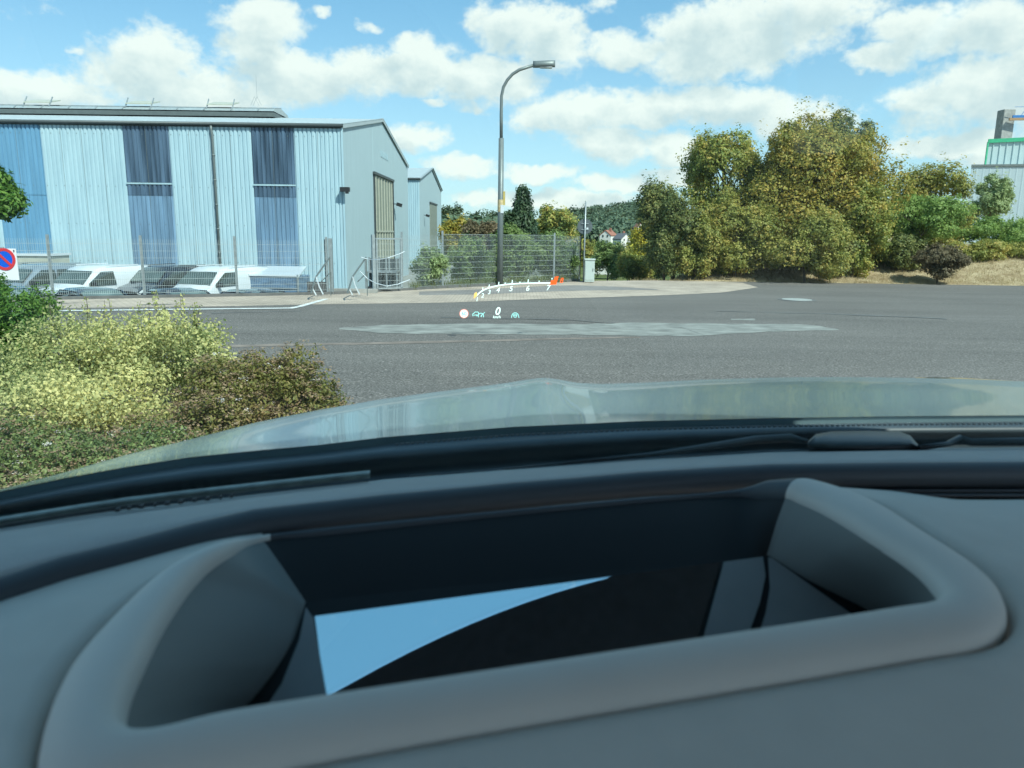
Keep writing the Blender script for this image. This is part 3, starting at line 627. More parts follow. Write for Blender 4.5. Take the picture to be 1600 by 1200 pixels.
# trailer, containers, racks
p = at_y(438, 440, 31.5)
tr = empty('trailer', (p.x, 31.5, LOT), 'low blue-grey box trailer with a pale lid to the right of the white van', 'trailer', rz=A(-4))
MT['trailer_blue'] = mat('trailer_blue', (.10,.17,.26), .35, 0, .3, 3, stretch=(1,1,3))
zt = at_y(438, 427, 31.5).z - LOT
MB().box((0,0,.6+(zt-.6)/2),(2.0,1.5,zt-.75)).build('box_body', 'trailer_blue', tr, bevel=.03)
m = MB(); m.prism([(-1.05,-.8,zt-.08),(1.1,-.8,zt-.08),(.85,.8,zt+.2),(-.9,.8,zt+.2)], (0,0,.06)); m.build('lid', 'white_paint', tr)
m = MB()
for s in (-1,1): m.box((s*1.03,-.78,.35+zt/2-.1),(.06,.06,zt-.5))
m.box((0,-.78,.55),(2.1,.06,.08)); m.box((0,-.77,zt*.62),(2.0,.04,.04)); m.build('frame', 'galv', tr)
wheels(tr, (-.1,), 1.1, .3)
p = at_y(48, 405, 33.5); a = at_y(62, 400, 33.5); b = at_y(30, 412, 33.5)
ct = empty('site_hut', (p.x, 34.3, LOT), 'cream site hut against the blue panel, beside the no stopping sign', 'hut')
MB().box((0,0,(a.z-LOT)/2), (a.x-b.x+.6, 1.6, a.z-LOT)).build('hut_body', 'cream', ct); MB().box((0,0,a.z-LOT+.05),(a.x-b.x+.75,1.75,.1)).build('roof','white_paint',ct)
MB().box((-.25,-.83,a.z-LOT-.45),(.25,.05,.25)).build('window','car_glass',ct)
a = at_y(480, 440, 29); b = at_y(512, 440, 29)
bd = MB().box((0,0,(a.z-LOT)/2),(b.x-a.x,.06,a.z-LOT)); bo = bd.build('board', mat('board_dark', (.07,.07,.07), .7, 0, .3, 5)); bo.location = ((a.x+b.x)/2, 29, LOT); tag(bo, 'dark brown board leaning below the wire fence beside the gate post', 'board')
# stair handrails at the gap
def handrail(px, label):
    p = at_y(px, 462, 22.6); t = empty('stair_handrail', (p.x, 22.0, ZR), label, 'handrail', 'handrails of the steps down to the yard')
    s = 1/52.
    def W(x, y, yy): q = at_y(px+x, y, 22.0+yy); return q - Vector(t.location)
    MB().bar(W(-14,432,0), W(7,402,.8), .035).bar(W(-14,432,0), W(-22,458,-.2), .035).bar(W(7,402,.8), W(8,440,.9), .035).build('rail', 'post_grey', t)
    MB().bar(W(-6,440,.7), W(9,425,1.2), .025).bar(W(9,425,1.2), W(9,462,1.2),.025).build('rail', 'post_grey', t)
    for (x0,y0,x1,y1) in ((-14,432,-9,448),(-9,448,-3,460),(-20,450,-14,461)):
        MB().bar(W(x0,y0,0), W(x1,y1,0), .07, .02).build('marker_board', 'white_paint', t)
    return t
handrail(508, 'grey stair handrail with white marker boards in front of the ribbed wall')
handrail(565, 'grey stair handrail with white marker boards in the open gateway')
# shelving rack
a = at_y(574, 402, 27.5); b = at_y(622, 402, 27.5)
rk = empty('storage_rack', ((a.x+b.x)/2, 27.5, LOT), 'dark metal storage rack standing in the yard behind the gate leaf', 'rack'); hh = a.z-LOT; ww = b.x-a.x
m = MB()
for x in (-ww/2, -ww/6, ww/6, ww/2):
    for y in (-.35,.35): m.box((x,y,hh/2),(.06,.06,hh))
m.build('upright', 'galv', rk)
for z in (.15, .75, hh-.5):
    if z < hh: MB().box((0,0,z),(ww,.8,.06)).build('shelf', 'galv', rk)
for x, z in ((-ww/3,.45),(.1,.4),(ww/3,.42),(-ww/3,1.05),(ww/4,1.0)):
    MB().box((x,0,z),(.45,.6,.42)).build('crate', 'plastic_black', rk, bevel=.02)
MB().box((0,.36,hh/2),(ww,.02,hh-.1)).build('back_panel', 'dark_metal', rk)

# ------------------------------------------------------------------ fences
def panel_mesh(length, height, name='mesh_panel', vp=.05, wire=.005):
    m = MB(); n = int(length/vp)
    for i in range(n+1):
        x = i*length/n; m.box((x, 0, height/2), (wire, wire, height))
    z = .02
    while z < height:
        m.box((length/2, -.007, z), (length, wire*1.3, wire*1.6)); z += .2
    return m
def fence(name, posts, tops, label, group=None, skip=()):
    t = empty(name, posts[0], label, 'fence')
    for i, (a, b) in enumerate(zip(posts[:-1], posts[1:])):
        if i in skip: continue
        d = b - a; L_ = math.hypot(d.x, d.y); h = tops[i]
        o = panel_mesh(L_-.02, h-.08).build('mesh_panel', 'galv_wire', t)
        o.location = a - posts[0] + Vector((0,0,.05)); o.rotation_euler = (0, -math.atan2(d.z, L_), math.atan2(d.y, d.x))
    for i, p in enumerate(posts):
        h = tops[min(i, len(tops)-1)]; l = p - posts[0]
        MB().box((l.x, l.y+.05, l.z+h/2+.02), (.065,.05,h+.12)).build('post', 'galv', t)
    return t
pp = [at_z(x, 466.5-.0155*(x-85)+.9, ZR) for x in (85, 225, 368, 509)]
step = pp[1]-pp[0]
base = [pp[0]-step*k for k in range(5, 0, -1)] + pp
base = [Vector((p.x, edgeY(p.x)+.06, ZR+.07)) for p in base]
fh = at_y(85, 371, base[5].y).z - base[5].z; fh2 = at_y(509, 362, base[8].y).z-base[8].z
print('fence h', fh, fh2)
fence('wire_fence', base, [fh]*8, 'galvanised double wire mesh fence in front of the parked vans')
# gate post with perforated stop plate
p = at_z(519, 460, ZR); gp = empty('gate_post', (p.x, edgeY(p.x)+.06, ZR), 'broad galvanised gate post at the left side of the open gateway', 'gate post')
MB().box((-.03,0,fh/2+.06),(.12,.1,fh+.1)).build('post', 'galv', gp)
m = MB(); 
for k in range(12): m.box((-.16,-.03,.15+k*.14),(.05,.03,.04))
m.box((-.2,0,fh/2+.05),(.03,.03,fh+.05)); m.build('stop_rail', 'dark_metal', gp)
# open gate leaf
a = at_z(584, 457, ZR); b = at_z(627, 455.5, ZR); gh = at_y(584, 369, a.y).z-ZR
gt = empty('gate', (a.x, a.y+.08, ZR), 'open mesh gate leaf with tubular frame beside the gateway', 'gate')
gl_ = (b-a).length
gt.rotation_euler = (0,0,math.atan2(b.y-a.y, b.x-a.x))
MB().box((0,0,gh/2),(.10,.10,gh+.1)).build('post', 'galv', gt)
m = MB(); m.box((gl_/2+.06,0,.12),(gl_-.05,.04,.05)); m.box((gl_/2+.06,0,gh-.08),(gl_-.05,.04,.05)); m.box((.12,0,gh/2),(.05,.04,gh-.2)); m.box((gl_,0,gh/2),(.05,.04,gh-.2)); m.build('gate_frame', 'galv', gt)
o = panel_mesh(gl_-.12, gh-.3).build('mesh_panel', 'galv_wire', gt); o.location = (.12,0,.15)
# loose barrier tape
def tape(pts, label):
    P = [at_y(x, y, yy) for x, y, yy in pts]; o = MB().tube(P, .014, 5).build('barrier_cable', 'white_paint'); tag(o, label, 'cable')
tape([(564,402,22.6),(575,405,22.6),(590,406,22),(606,403,21.7),(624,397,21.8),(632,393,22)], 'upper white cable sagging across the open gateway')
tape([(563,424,22.6),(575,436,22.5),(588,443,22),(605,447,21.7),(622,444,21.8),(640,437,22.3)], 'lower white cable sagging across the open gateway')
# right fence
rp = [at_z(x, y, ZR) for x, y in ((628,454.3),(691,450.3),(782,445.8),(865,441.3),(906,439.3))]
rp = [Vector((p.x, edgeY(p.x)+.06, ZR+.03)) for p in rp]
tp = [at_y(x, y, p.y).z - p.z for (x, y), p in zip(((628,366),(691,364),(782,365),(865,367),(906,369)), rp)]
fence('wire_fence', rp, tp, 'galvanised wire mesh fence round the green bushes, ending at the utility cabinet')
e_ = rp[-1]; bp_ = [e_, e_+Vector((-1.2,3,-.45)), e_+Vector((-2.4,6,-.95)), e_+Vector((-3.6,9,-1.45))]
fence('wire_fence', bp_, [tp[-1]]*3, 'wire mesh fence running back downhill from the corner post by the cabinet')
MB_ = MB(); MB_.box((0,0,.06),(1.6,.3,.14)); o = MB_.build('concrete_sill', 'concrete'); p = at_z(550,458,ZR); o.location=(p.x, p.y+.15, ZR); tag(o, 'pale concrete sill across the open gateway at the head of the steps', 'sill')

# ------------------------------------------------------------------ lamp, signs, cabinet
b = at_z(781, 446, ZR); LY = b.y; b = at_y(781, 446, LY)
lamp = empty('street_lamp', (b.x, LY, ZR), 'tall grey street lamp with curved arm in front of the mesh fence', 'street lamp')
def LP(px, py): q = at_y(px, py, LY); return (q.x-b.x, 0, q.z-ZR)
sx0 = LP(781.5,440)[0]
MB().tube([(0,0,0), (0,0,LP(782,216)[2])], [.118,.095], 16).build('post', 'post_grey', lamp, True)
arm = [LP(783.5,218),(LP(783.5,180)),(LP(784,150)),(LP(787,136)),(LP(793,125)),(LP(801,116)),(LP(812,109)),(LP(834,102))]
base_x = arm[0][0]
arm = [(p[0]-base_x, 0, p[2]) for p in arm]
MB().tube(arm, [.062]*2+[.055]*6, 12).build('arm', 'post_grey', lamp, True)
h0 = arm[-1]
m = MB(); m.grid([[(h0[0]-.02+x, y*w_, h0[2]+z+z1) for y, z in ((-1,0),(-.8,.10),(0,.15),(.8,.10),(1,0),(.8,-.07),(0,-.09),(-.8,-.07))] for x, w_, z1 in ((0,.06,0),(.1,.13,0),(.45,.15,.02),(.72,.13,.03),(.8,.06,.03))], closed=True); m.f.append(tuple(range(32,40))); m.f.append(tuple(range(0,8))[::-1])
m.build('lamp_head', 'post_grey', lamp, True)
MB().box((h0[0]+.45,0,h0[2]-.07),(.45,.2,.05)).build('lamp_lens', 'lamp_lens', lamp, bevel=.02)
z0, z1 = LP(782,331)[2], LP(782,312)[2]
disc(.112, 0, z1-z0, 16).build('notice_sleeve', mat('notice_yellow', (.50,.40,.22), .6, 0, .3, 9), lamp).location = (0,0,z0)
MB().box((.13,-.05,z1+.05),(.08,.04,.5)).build('bracket', mat('bracket_y', (.45,.36,.12), .6), lamp)
MB().box((.06,-.11,z0+.1),(.12,.02,.3)).build('sticker', 'white_paint', lamp)
c = at_z(911, 440.5, ZR); sg = empty('road_sign', (c.x, c.y-.15, ZR), 'round road sign seen from its grey back on a thin pole beside the utility cabinet', 'road sign')
def SP(px, py): q = at_y(px, py, c.y-.15); return Vector((q.x-c.x, 0, q.z-ZR))
MB().tube([(0,0,0),(0,0,SP(912,315).z)], .032, 10).build('pole', 'galv', sg, True)
ds = MB().tube([(0,-.0,0),(0,.03,0)], .31, 32).build('sign_plate', mat('sign_back', (.10,.12,.13), .5, .2), sg); ds.location = (0,.05,SP(910,354).z)
MB().box((.1,-.005,-.08),(.08,.006,.08)).build('sticker', 'white_paint', ds)
m = MB(); m.box((0,-.0,.12),(.3,.03,.03)).box((0,0,-.12),(.3,.03,.03)); o = m.build('clamp', 'galv', sg); o.location=(0,.03,SP(910,354).z)
a = at_z(912, 441.5, ZR); b2 = at_z(927, 441.5, ZR); ctop = at_y(919, 405.5, a.y).z-ZR; cwid = b2.x-a.x
cb = empty('utility_cabinet', ((a.x+b2.x)/2+.03, a.y+.02, ZR), 'pale grey utility cabinet at the end of the wire fence', 'utility cabinet')
MT['cab'] = mat('cab', (.44,.50,.47), .55, 0, .05)
MB().box((0,.18,ctop/2),(cwid,.36,ctop-.05)).build('body', 'cab', cb, bevel=.01)
MB().box((0,.18,ctop),(cwid+.05,.42,.06)).build('lid', 'cab', cb, bevel=.01)
MB().box((0,-.008,ctop/2),(cwid-.06,.012,ctop-.22)).build('door', 'cab', cb); MB().box((cwid/2-.07,-.02,ctop*.55),(.02,.02,.12)).build('handle', 'dark_metal', cb)
# no stopping sign
SY = 11.0; a, b = at_y(-24, 388, SY), at_y(30, 438, SY)
ns = empty('no_parking_sign', ((a.x+b.x)/2, SY, 0), 'white board with a blue and red no parking disc above the conifer hedge', 'traffic sign')
MT['sign_white'] = mat('sign_white', (.75,.77,.8), .4, 0, .02); MT['sign_blue'] = mat('sign_blue', (.0,.10,.62), .35, 0, .02); MT['sign_red'] = mat('sign_red', (.62,.04,.05), .35, 0, .02)
MB().box((0,0,(a.z+b.z)/2),(b.x-a.x,.02,a.z-b.z)).build('board', 'sign_white', ns, bevel=.004)
q = at_y(8, 405, SY); r_ = 17/FPX*SY; o = Vector((q.x-ns.location.x, 0, q.z))
def ring(r0, r1, y, n=40):
    m = MB(); m.grid([[(o.x+r*math.cos(k*2*math.pi/n), yy, o.z+r*math.sin(k*2*math.pi/n)) for k in range(n)] for r, yy in ((r0,-.012),(r0,y),(r1,y),(r1,-.012))], closed=True); return m
ring(r_*.74, r_, -.018).build('red_ring', 'sign_red', ns)
m = MB().tube([(o.x,-.011,o.z),(o.x,-.015,o.z)], r_*.74, 40); m.build('blue_disc', 'sign_blue', ns)
MB().box((o.x,-.019,o.z),(r_*1.6,.004,r_*.22), Matrix.Rotation(A(45),3,'Y')).build('red_bar', 'sign_red', ns)
MB().tube([(0,.04,-.2),(0,.04,a.z+.02)], .03, 10).build('post', 'galv', ns)
MB().box((b.x-ns.location.x-.02,-.014,a.z-.03),(.012,.008,.03)).build('rivet', 'dark_metal', ns)

# ------------------------------------------------------------------ vegetation
def leaves(name, C, Nn, size, m, parent, elong=1.7, flat=.62, droop=0, kind=None):
    n = len(C); C = np.asarray(C, float); Nn = np.asarray(Nn, float)
    r = rng.normal(size=(n,3)); nn = Nn*flat + r*(1-flat)*.8 + np.array([0,0,.25]); nn /= np.linalg.norm(nn, axis=1)[:,None]+1e-9
    t = rng.normal(size=(n,3)); t[:,2] -= droop; t -= nn*(t*nn).sum(1)[:,None]; t /= np.linalg.norm(t, axis=1)[:,None]+1e-9
    bt = np.cross(nn, t); s = size*rng.uniform(.6, 1.25, (n,1))
    a = C - t*s*elong/2; b_ = C + t*s*elong/2; l = C + bt*s*.5 + nn*s*.12; rr = C - bt*s*.5 + nn*s*.12
    V = np.stack([a, rr, b_, l], 1).reshape(-1, 3)
    me = bpy.data.meshes.new(name); me.vertices.add(4*n); me.vertices.foreach_set('co', V.ravel())
    me.loops.add(4*n); me.loops.foreach_set('vertex_index', np.arange(4*n)); me.polygons.add(n)
    me.polygons.foreach_set('loop_start', np.arange(0,4*n,4)); me.polygons.foreach_set('loop_total', np.full(n,4)); me.update(calc_edges=True)
    me.materials.append(m if not isinstance(m, str) else MT[m])
    o = bpy.data.objects.new(name, me); COL.objects.link(o)
    if parent is not None: o.parent = parent
    if kind: o['kind'] = kind
    return o
def sph(n):
    v = rng.normal(size=(n,3)); return v/np.linalg.norm(v, axis=1)[:,None]
def crown_pts(c, r, n, nl=14, lob=.42, clump=10, csize=.10, shell=.75, seed_dir=None, power=1.0):
    """c, r: centre and radii. leaves in clumps near the skin of sub-lobes spread through the crown"""
    c = np.array(c, float); r = np.array(r, float)
    r = r*1.08; d = sph(nl); d = np.sign(d)*np.abs(d)**.8*1.06; rad = rng.uniform(.2, 1, (nl,1))**.6*.76; lc = d*rad; lr = lob*rng.uniform(.65, 1.15, (nl,1))*(1.15-.4*rad)
    k = rng.integers(0, nl, max(1, n//clump)); dd = sph(len(k)); rr = np.where(rng.random((len(k),1)) < shell, rng.uniform(.82,1.08,(len(k),1)), rng.uniform(.2,.9,(len(k),1)))
    cc_ = lc[k] + dd*lr[k]*rr; nn = dd
    P = np.repeat(cc_, clump, 0) ; Nn = np.repeat(nn, clump, 0)
    P = P*r + c + rng.normal(size=P.shape)*csize*np.array([1,1,.7])
    return P, Nn, lc*r + c
def limbs(m, base, top, lobes, r0, parent):
    mb = MB(); top = Vector(top); base = Vector(base)
    mid = base.lerp(top, .5) + Vector((random.uniform(-.05,.05)*(top-base).length, 0, 0))
    mb.tube([base, mid, top], [r0, r0*.75, r0*.4], 8)
    for l in lobes:
        l = Vector(l); s = base.lerp(top, random.uniform(.3,.9)); q = s.lerp(l, .5) + Vector((0,0,.1*(l-s).length)); mb.tube([s, q, l], [r0*.32, r0*.2, r0*.06], 5, cap=False)
    return mb.build('trunk', m, parent, True)
def sprays(P, Nn, k, ln, size, up_=.7):
    i = rng.choice(len(P), k, replace=False); i = i[Nn[i][:,2] > -.35]; b = P[i]; d = Nn[i] + np.array([0,0,up_]) + rng.normal(size=(len(i),3))*.3; d /= np.linalg.norm(d, axis=1)[:,None]
    m_ = 16; t = rng.random((len(i), m_, 1)); L_ = ln*rng.uniform(.35, 1.1, (len(i),1,1))
    Q = b[:,None,:] + d[:,None,:]*t*L_ + rng.normal(size=(len(i), m_, 3))*size*.9
    return Q.reshape(-1,3), np.repeat(d, m_, 0)
def tree(name, px0, px1, pyt, pyb, Y, leafm, n, size, label, cat='tree', depth=None, trunk=None, nl=14, lob=.42, elong=1.7, group=None, droop=0, csize=None, ground=None, clump=10, r0=None, tpx=None, shell=.75, taper=.2):
    a = at_y((px0+px1)/2, pyt, Y); b = at_y((px0+px1)/2, pyb, Y); wl_ = at_y(px0, (pyt+pyb)/2, Y).x; wr = at_y(px1, (pyt+pyb)/2, Y).x
    cx = (wl_+wr)/2; rx = (wr-wl_)/2; rz = (a.z-b.z)/2; cz = (a.z+b.z)/2; ry = depth or rx
    gz = H(cx, Y) if ground is None else ground
    t = empty(name, (cx, Y, gz), label, cat, group)
    P, Nn, lc = crown_pts((0,0,cz-gz), (rx, ry, rz), n, nl, lob, clump, csize or size*1.3, shell)
    hh2 = np.clip((P[:,2]-(cz-gz))/rz, 0, 1)[:,None]; P[:,:2] *= 1-taper*hh2**1.3
    SP_, SN_ = sprays(P, Nn, max(30, n//110), min(rx, rz)*.34, size); P2, N2 = np.concatenate([P, SP_]), np.concatenate([Nn, SN_])
    leaves('crown', P2, N2, size, leafm, t, elong, droop=droop)
    bx = 0 if tpx is None else at_y(tpx, pyb, Y).x-cx
    limbs('bark', (bx,0,-.15), (0,0,max(.3,cz-gz+rz*.3)), lc, r0 or max(.04, rz*.045), t)
    return t
G = {}
G['olive'] = leafmat('leaf_olive', [(0.118,0.171,0.049),(0.235,0.286,0.069),(0.403,0.399,0.097),(0.671,0.485,0.136)])
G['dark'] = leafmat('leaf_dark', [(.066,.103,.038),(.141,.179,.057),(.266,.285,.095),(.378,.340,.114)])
G['dark0'] = leafmat('leaf_dark', [(.026,.058,.023),(.051,.094,.032),(.087,.131,.043)])
G['mid'] = leafmat('leaf_mid', [(0.116,0.158,0.038),(0.255,0.277,0.066),(0.415,0.393,0.103),(0.600,0.453,0.133)])
G['mid0'] = leafmat('leaf_mid', [(.043,.087,.026),(.087,.145,.043),(.145,.203,.058)])
G['yellow'] = leafmat('leaf_yellow', [(0.159,0.187,0.040),(0.293,0.291,0.060),(0.451,0.364,0.080),(0.610,0.416,0.100)])
G['gold'] = leafmat('leaf_gold', [(.313,.332,.058),(.666,.548,.078),(.800,.744,.117)])
G['bright'] = leafmat('leaf_bright', [(.138,.235,.058),(.235,.352,.088),(.371,.470,.138)])
G['pale'] = leafmat('leaf_pale', [(.196,.293,.117),(.352,.431,.196),(.509,.587,.313)])
G['lush'] = leafmat('leaf_lush', [(.10,.17,.05),(.18,.27,.08),(.27,.35,.12),(.38,.44,.20)], .45)
G['conifer'] = leafmat('leaf_conifer', [(.021,.050,.024),(.044,.079,.039),(.079,.124,.052)], .15)
G['brown'] = leafmat('leaf_brown', [(.106,.098,.052),(.195,.160,.088),(.300,.231,.142)])
G['thuja'] = leafmat('leaf_thuja', [(.03,.09,.015),(.06,.15,.02),(.11,.21,.03),(.16,.26,.04)], .25)
G['euon'] = leafmat('leaf_euonymus', [(.14,.20,.07),(.32,.36,.14),(.52,.52,.21),(.68,.63,.27),(.76,.68,.28)], .4)
G['spir'] = leafmat('leaf_spirea', [(.09,.12,.035),(.18,.19,.05),(.26,.23,.07),(.34,.23,.10)], .35)
G['spir2'] = leafmat('leaf_spirea_green', [(.081,.121,.047),(.149,.203,.068),(.230,.284,.095),(.270,.243,.108)], .3)
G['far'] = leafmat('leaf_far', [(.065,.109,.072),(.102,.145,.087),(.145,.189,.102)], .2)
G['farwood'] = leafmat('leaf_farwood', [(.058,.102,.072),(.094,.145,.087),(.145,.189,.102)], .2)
GR = 'trees and shrubs of the thicket on the dry bank'
# thicket on the bank (right of centre)
tree('broadleaf_tree', 1000,1110,262,432,35.5, G['dark'], 26000,.075, 'dark green rounded tree at the left end of the thicket beside the yellow bush', group=GR, nl=18)
tree('broadleaf_tree', 1055,1205,186,400,38.5, G['olive'], 28000,.085, taper=.35, label= 'olive tree with two ragged tall tips rising from the left of the thicket', group=GR, nl=22, lob=.30)
tree('broadleaf_tree', 1150,1392,166,440,37.5, G['yellow'], 66000,.085, taper=.38, label= 'largest tree of the thicket, yellowing at its pointed top', group=GR, nl=34, lob=.33)
tree('broadleaf_tree', 1130,1255,212,410,38.8, G['olive'], 22000,.085, taper=.05, label= 'olive tree filling the dip between the two tall crowns', group=GR, nl=18, lob=.38)
tree('broadleaf_tree', 1262,1366,160,330,41, G['dark'], 14000,.085, taper=.4, label= 'dark tree whose top shows behind the yellowing crown', group=GR, nl=14, lob=.34)
tree('broadleaf_tree', 1330,1396,205,345,38.5, G['yellow'], 2600,.08, 'sparse yellow-leaved tree with open twigs at the right of the tallest crown', group=GR, nl=14, lob=.30, csize=.2, r0=.11)
tree('broadleaf_tree', 1090,1215,300,430,34.6, G['mid'], 26000,.07, 'mid green low spreading tree at the middle front of the thicket', group=GR, nl=22, lob=.36)
tree('broadleaf_tree', 1195,1330,330,436,33.8, G['mid'], 26000,.07, 'low green tree under the yellowing crown, branches to the ground', group=GR, nl=24, lob=.34)
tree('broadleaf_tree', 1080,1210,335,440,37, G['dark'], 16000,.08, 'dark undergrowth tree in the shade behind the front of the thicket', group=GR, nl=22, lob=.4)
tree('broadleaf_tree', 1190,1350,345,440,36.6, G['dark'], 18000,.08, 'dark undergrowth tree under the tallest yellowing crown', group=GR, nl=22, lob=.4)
tree('broadleaf_tree', 1050,1130,330,438,34.4, G['mid'], 14000,.07, 'mid green bushy tree right of the dark left end of the thicket', group=GR, nl=18, lob=.4)
tree('broadleaf_tree', 1290,1400,290,425,35.2, G['olive'], 20000,.07, 'olive green tree at the right front of the thicket', group=GR, nl=20, lob=.36)
tree('broadleaf_tree', 1388,1532,246,395,42, G['mid'], 26000,.085, 'round airy green tree behind the umbrella shaped tree', group=GR, nl=26, lob=.32)
tree('umbrella_tree', 1372,1512,303,372,37, G['bright'], 26000,.075, 'low umbrella shaped light green tree with a short bare trunk', nl=24, lob=.38, droop=1.2, tpx=1428, r0=.11)
tree('willow', 1516,1582,275,352,48, G['pale'], 12000,.07, 'pale silvery willow standing in front of the white factory', nl=26, lob=.26, elong=3.2)
tree('hedge', 1360,1450,362,416,36.2, G['dark'], 12000,.07, 'dark shrub in the shade under the umbrella shaped tree', 'shrub', nl=16)
tree('hedge', 1505,1680,337,398,42, G['bright'], 26000,.08, 'yellow-green hedge below the factory wall at the right edge', 'hedge', nl=26, lob=.34)
tree('hedge', 1470,1570,372,410,38.5, G['mid'], 12000,.07, 'low green spreading juniper between round bush and hedge', 'shrub', nl=20, lob=.34)
tree('hedge', 1545,1680,376,407,39, G['mid'], 14000,.07, 'low green spreading juniper at the right edge below the hedge', 'shrub', nl=20, lob=.34)
tree('round_bush', 1433,1504,385,432,33.6, G['brown'], 15000,.05, 'brownish round bush alone on the dry grass bank', 'bush', nl=18, lob=.40, elong=2.6)
tree('shrub', 1020,1062,330,436,34.5, G['dark'], 9000,.07, 'narrow dark shrub at the left foot of the thicket', 'shrub', nl=12)
# valley trees
tree('golden_bush', 986,1028,356,418,50, G['gold'], 7000,.10, 'golden yellow bush just left of the thicket', 'bush', nl=14)
tree('shrub', 990,1045,398,438,42, G['lush'], 6000,.08, 'light green shrub at the roadside below the golden bush', 'shrub', nl=12)
def conifer(px, pyt, pyb, wpx, Y, leafm, n, size, label, gz=None, name='conifer'):
    a = at_y(px, pyt, Y); b = at_y(px, pyb, Y); g_ = H(a.x, Y) if gz is None else gz; R = wpx/2/FPX*Y
    t = empty(name, (a.x, Y, g_), label, 'conifer')
    k = n//12; h = rng.random(k)**1.25; ang = rng.uniform(0, 2*math.pi, k)
    rad = R*(1-h)**.8*rng.uniform(.55,1.05,k)*(1+.18*np.sin(h*26)); hh_ = b.z-g_ + (a.z-b.z)*h
    c = np.stack([rad*np.cos(ang), rad*np.sin(ang), hh_], 1); nn = np.stack([np.cos(ang), np.sin(ang), np.full(k,.2)], 1)
    P = np.repeat(c, 12, 0)+rng.normal(size=(k*12,3))*size*1.4; leaves('crown', P, np.repeat(nn,12,0), size, leafm, t, 2.4, droop=.6)
    MB().tube([(0,0,-.2),(0,0,a.z-g_-.3)], [R*.09,.02], 8).build('trunk', 'bark', t, True); return t
conifer(817, 299, 392, 46, 62, G['conifer'], 26000, .13, 'dark pointed conifer standing behind the mesh fence right of the street lamp')
conifer(797, 336, 392, 22, 60, G['conifer'], 7000, .13, 'short dark conifer close behind the street lamp')
tree('broadleaf_tree', 838,905,318,400,70, G['olive'], 14000,.16, 'olive tree between the dark conifer and the round sign back', nl=18, lob=.36)
tree('broadleaf_tree', 728,790,338,400,66, G['brown'], 9000,.15, 'brownish tree behind the fence left of the street lamp', nl=14)
tree('broadleaf_tree', 690,738,336,405,75, G['yellow'], 8000,.16, 'yellowish tree next to the end of the second hall', nl=14)
tree('broadleaf_tree', 903,932,378,425,75, G['mid'], 8000,.15, 'green tree behind the utility cabinet and sign pole', nl=12)
tree('broadleaf_tree', 925,1000,387,415,120, G['mid'], 9000,.25, 'broad green tree below the white gabled houses', nl=16)
tree('broadleaf_tree', 960,1025,395,435,62, G['dark'], 8000,.13, 'dark green tree right of the blue solar roof', nl=14)
tree('broadleaf_tree', 978,1030,372,400,150, G['mid'], 7000,.32, 'green tree in the valley in front of the houses', nl=14)
tree('shrub', 924,975,380,438,43, G['lush'], 8000,.08, 'green shrub just right of the utility cabinet', 'shrub', nl=14)
tree('shrub', 962,1020,388,440,39, G['olive'], 9000,.075, 'olive shrub between the cabinet and the thicket', 'shrub', nl=14)
# bushes directly behind the right fence
for (x0,x1,y0,y1,Y,g_,n_,lab) in ((700,770,372,448,30.5,'lush',11000,'light green bush behind the mesh fence left of the lamp post'),(762,838,356,446,32,'lush',16000,'tallest light green bush behind the mesh fence at the lamp post'),
        (825,902,366,442,33,'lush',14000,'mid green bush behind the mesh fence near its corner'),(642,700,392,448,27.5,'pale',8000,'pale leaved bramble bush in the gateway beside the second hall'),(868,908,385,440,32.4,'lush',6000,'small light bush behind the last fence post')):
    tree('bush', x0,x1,y0,y1,Y,G[g_],n_,.055,lab,'bush',nl=22,lob=.34,elong=2.2,group='bushes behind the mesh fence',ground=None)
# weeds and dry grass tufts: stuff
def tufts(name, pts, n, h, m, label_kind='stuff', wid=.01):
    m_ = []; P = []
    V = []; 
    for (x, y, z, s) in pts:
        for _ in range(n):
            a = random.uniform(0, 6.28); l = h*random.uniform(.5,1.2)*s; dx, dy = math.cos(a)*l*random.uniform(.1,.5), math.sin(a)*l*random.uniform(.1,.5)
            bx, by = x+random.uniform(-.12,.12), y+random.uniform(-.12,.12); V.append(((bx-wid, by, z),(bx+wid, by, z),(bx+dx, by+dy, z+l)))
    V = np.array(V); me = bpy.data.meshes.new(name); k = len(V); me.from_pydata(V.reshape(-1,3).tolist(), [], [(3*i,3*i+1,3*i+2) for i in range(k)]); me.materials.append(m)
    o = bpy.data.objects.new(name, me); COL.objects.link(o); o['kind'] = 'stuff'; return o
G['dry'] = leafmat('grass_dry', [(.22,.17,.08),(.36,.28,.15),(.46,.38,.22)], .3)
G['weed'] = leafmat('grass_weed', [(.08,.12,.03),(.14,.17,.04),(.28,.26,.08)], .3)
pts = []
for _ in range(900):
    x = random.uniform(-3.6, rp[-1].x); pts.append((x, edgeY(x)+random.uniform(.08,.8), ZR-.06, random.choice((.5,.8,1.2,2))))
tufts('weeds', pts, 6, .2, G['weed'])
pts = []
for _ in range(5200):
    x = random.uniform(5.2, 26); d = random.uniform(.02, 7)**1.0; y = edgeY(x)+d; pts.append((x, y, H(x, y)-.02, random.uniform(.4,1.2)))
tufts('dry_grass', pts, 6, .17, G['dry'], wid=.008)
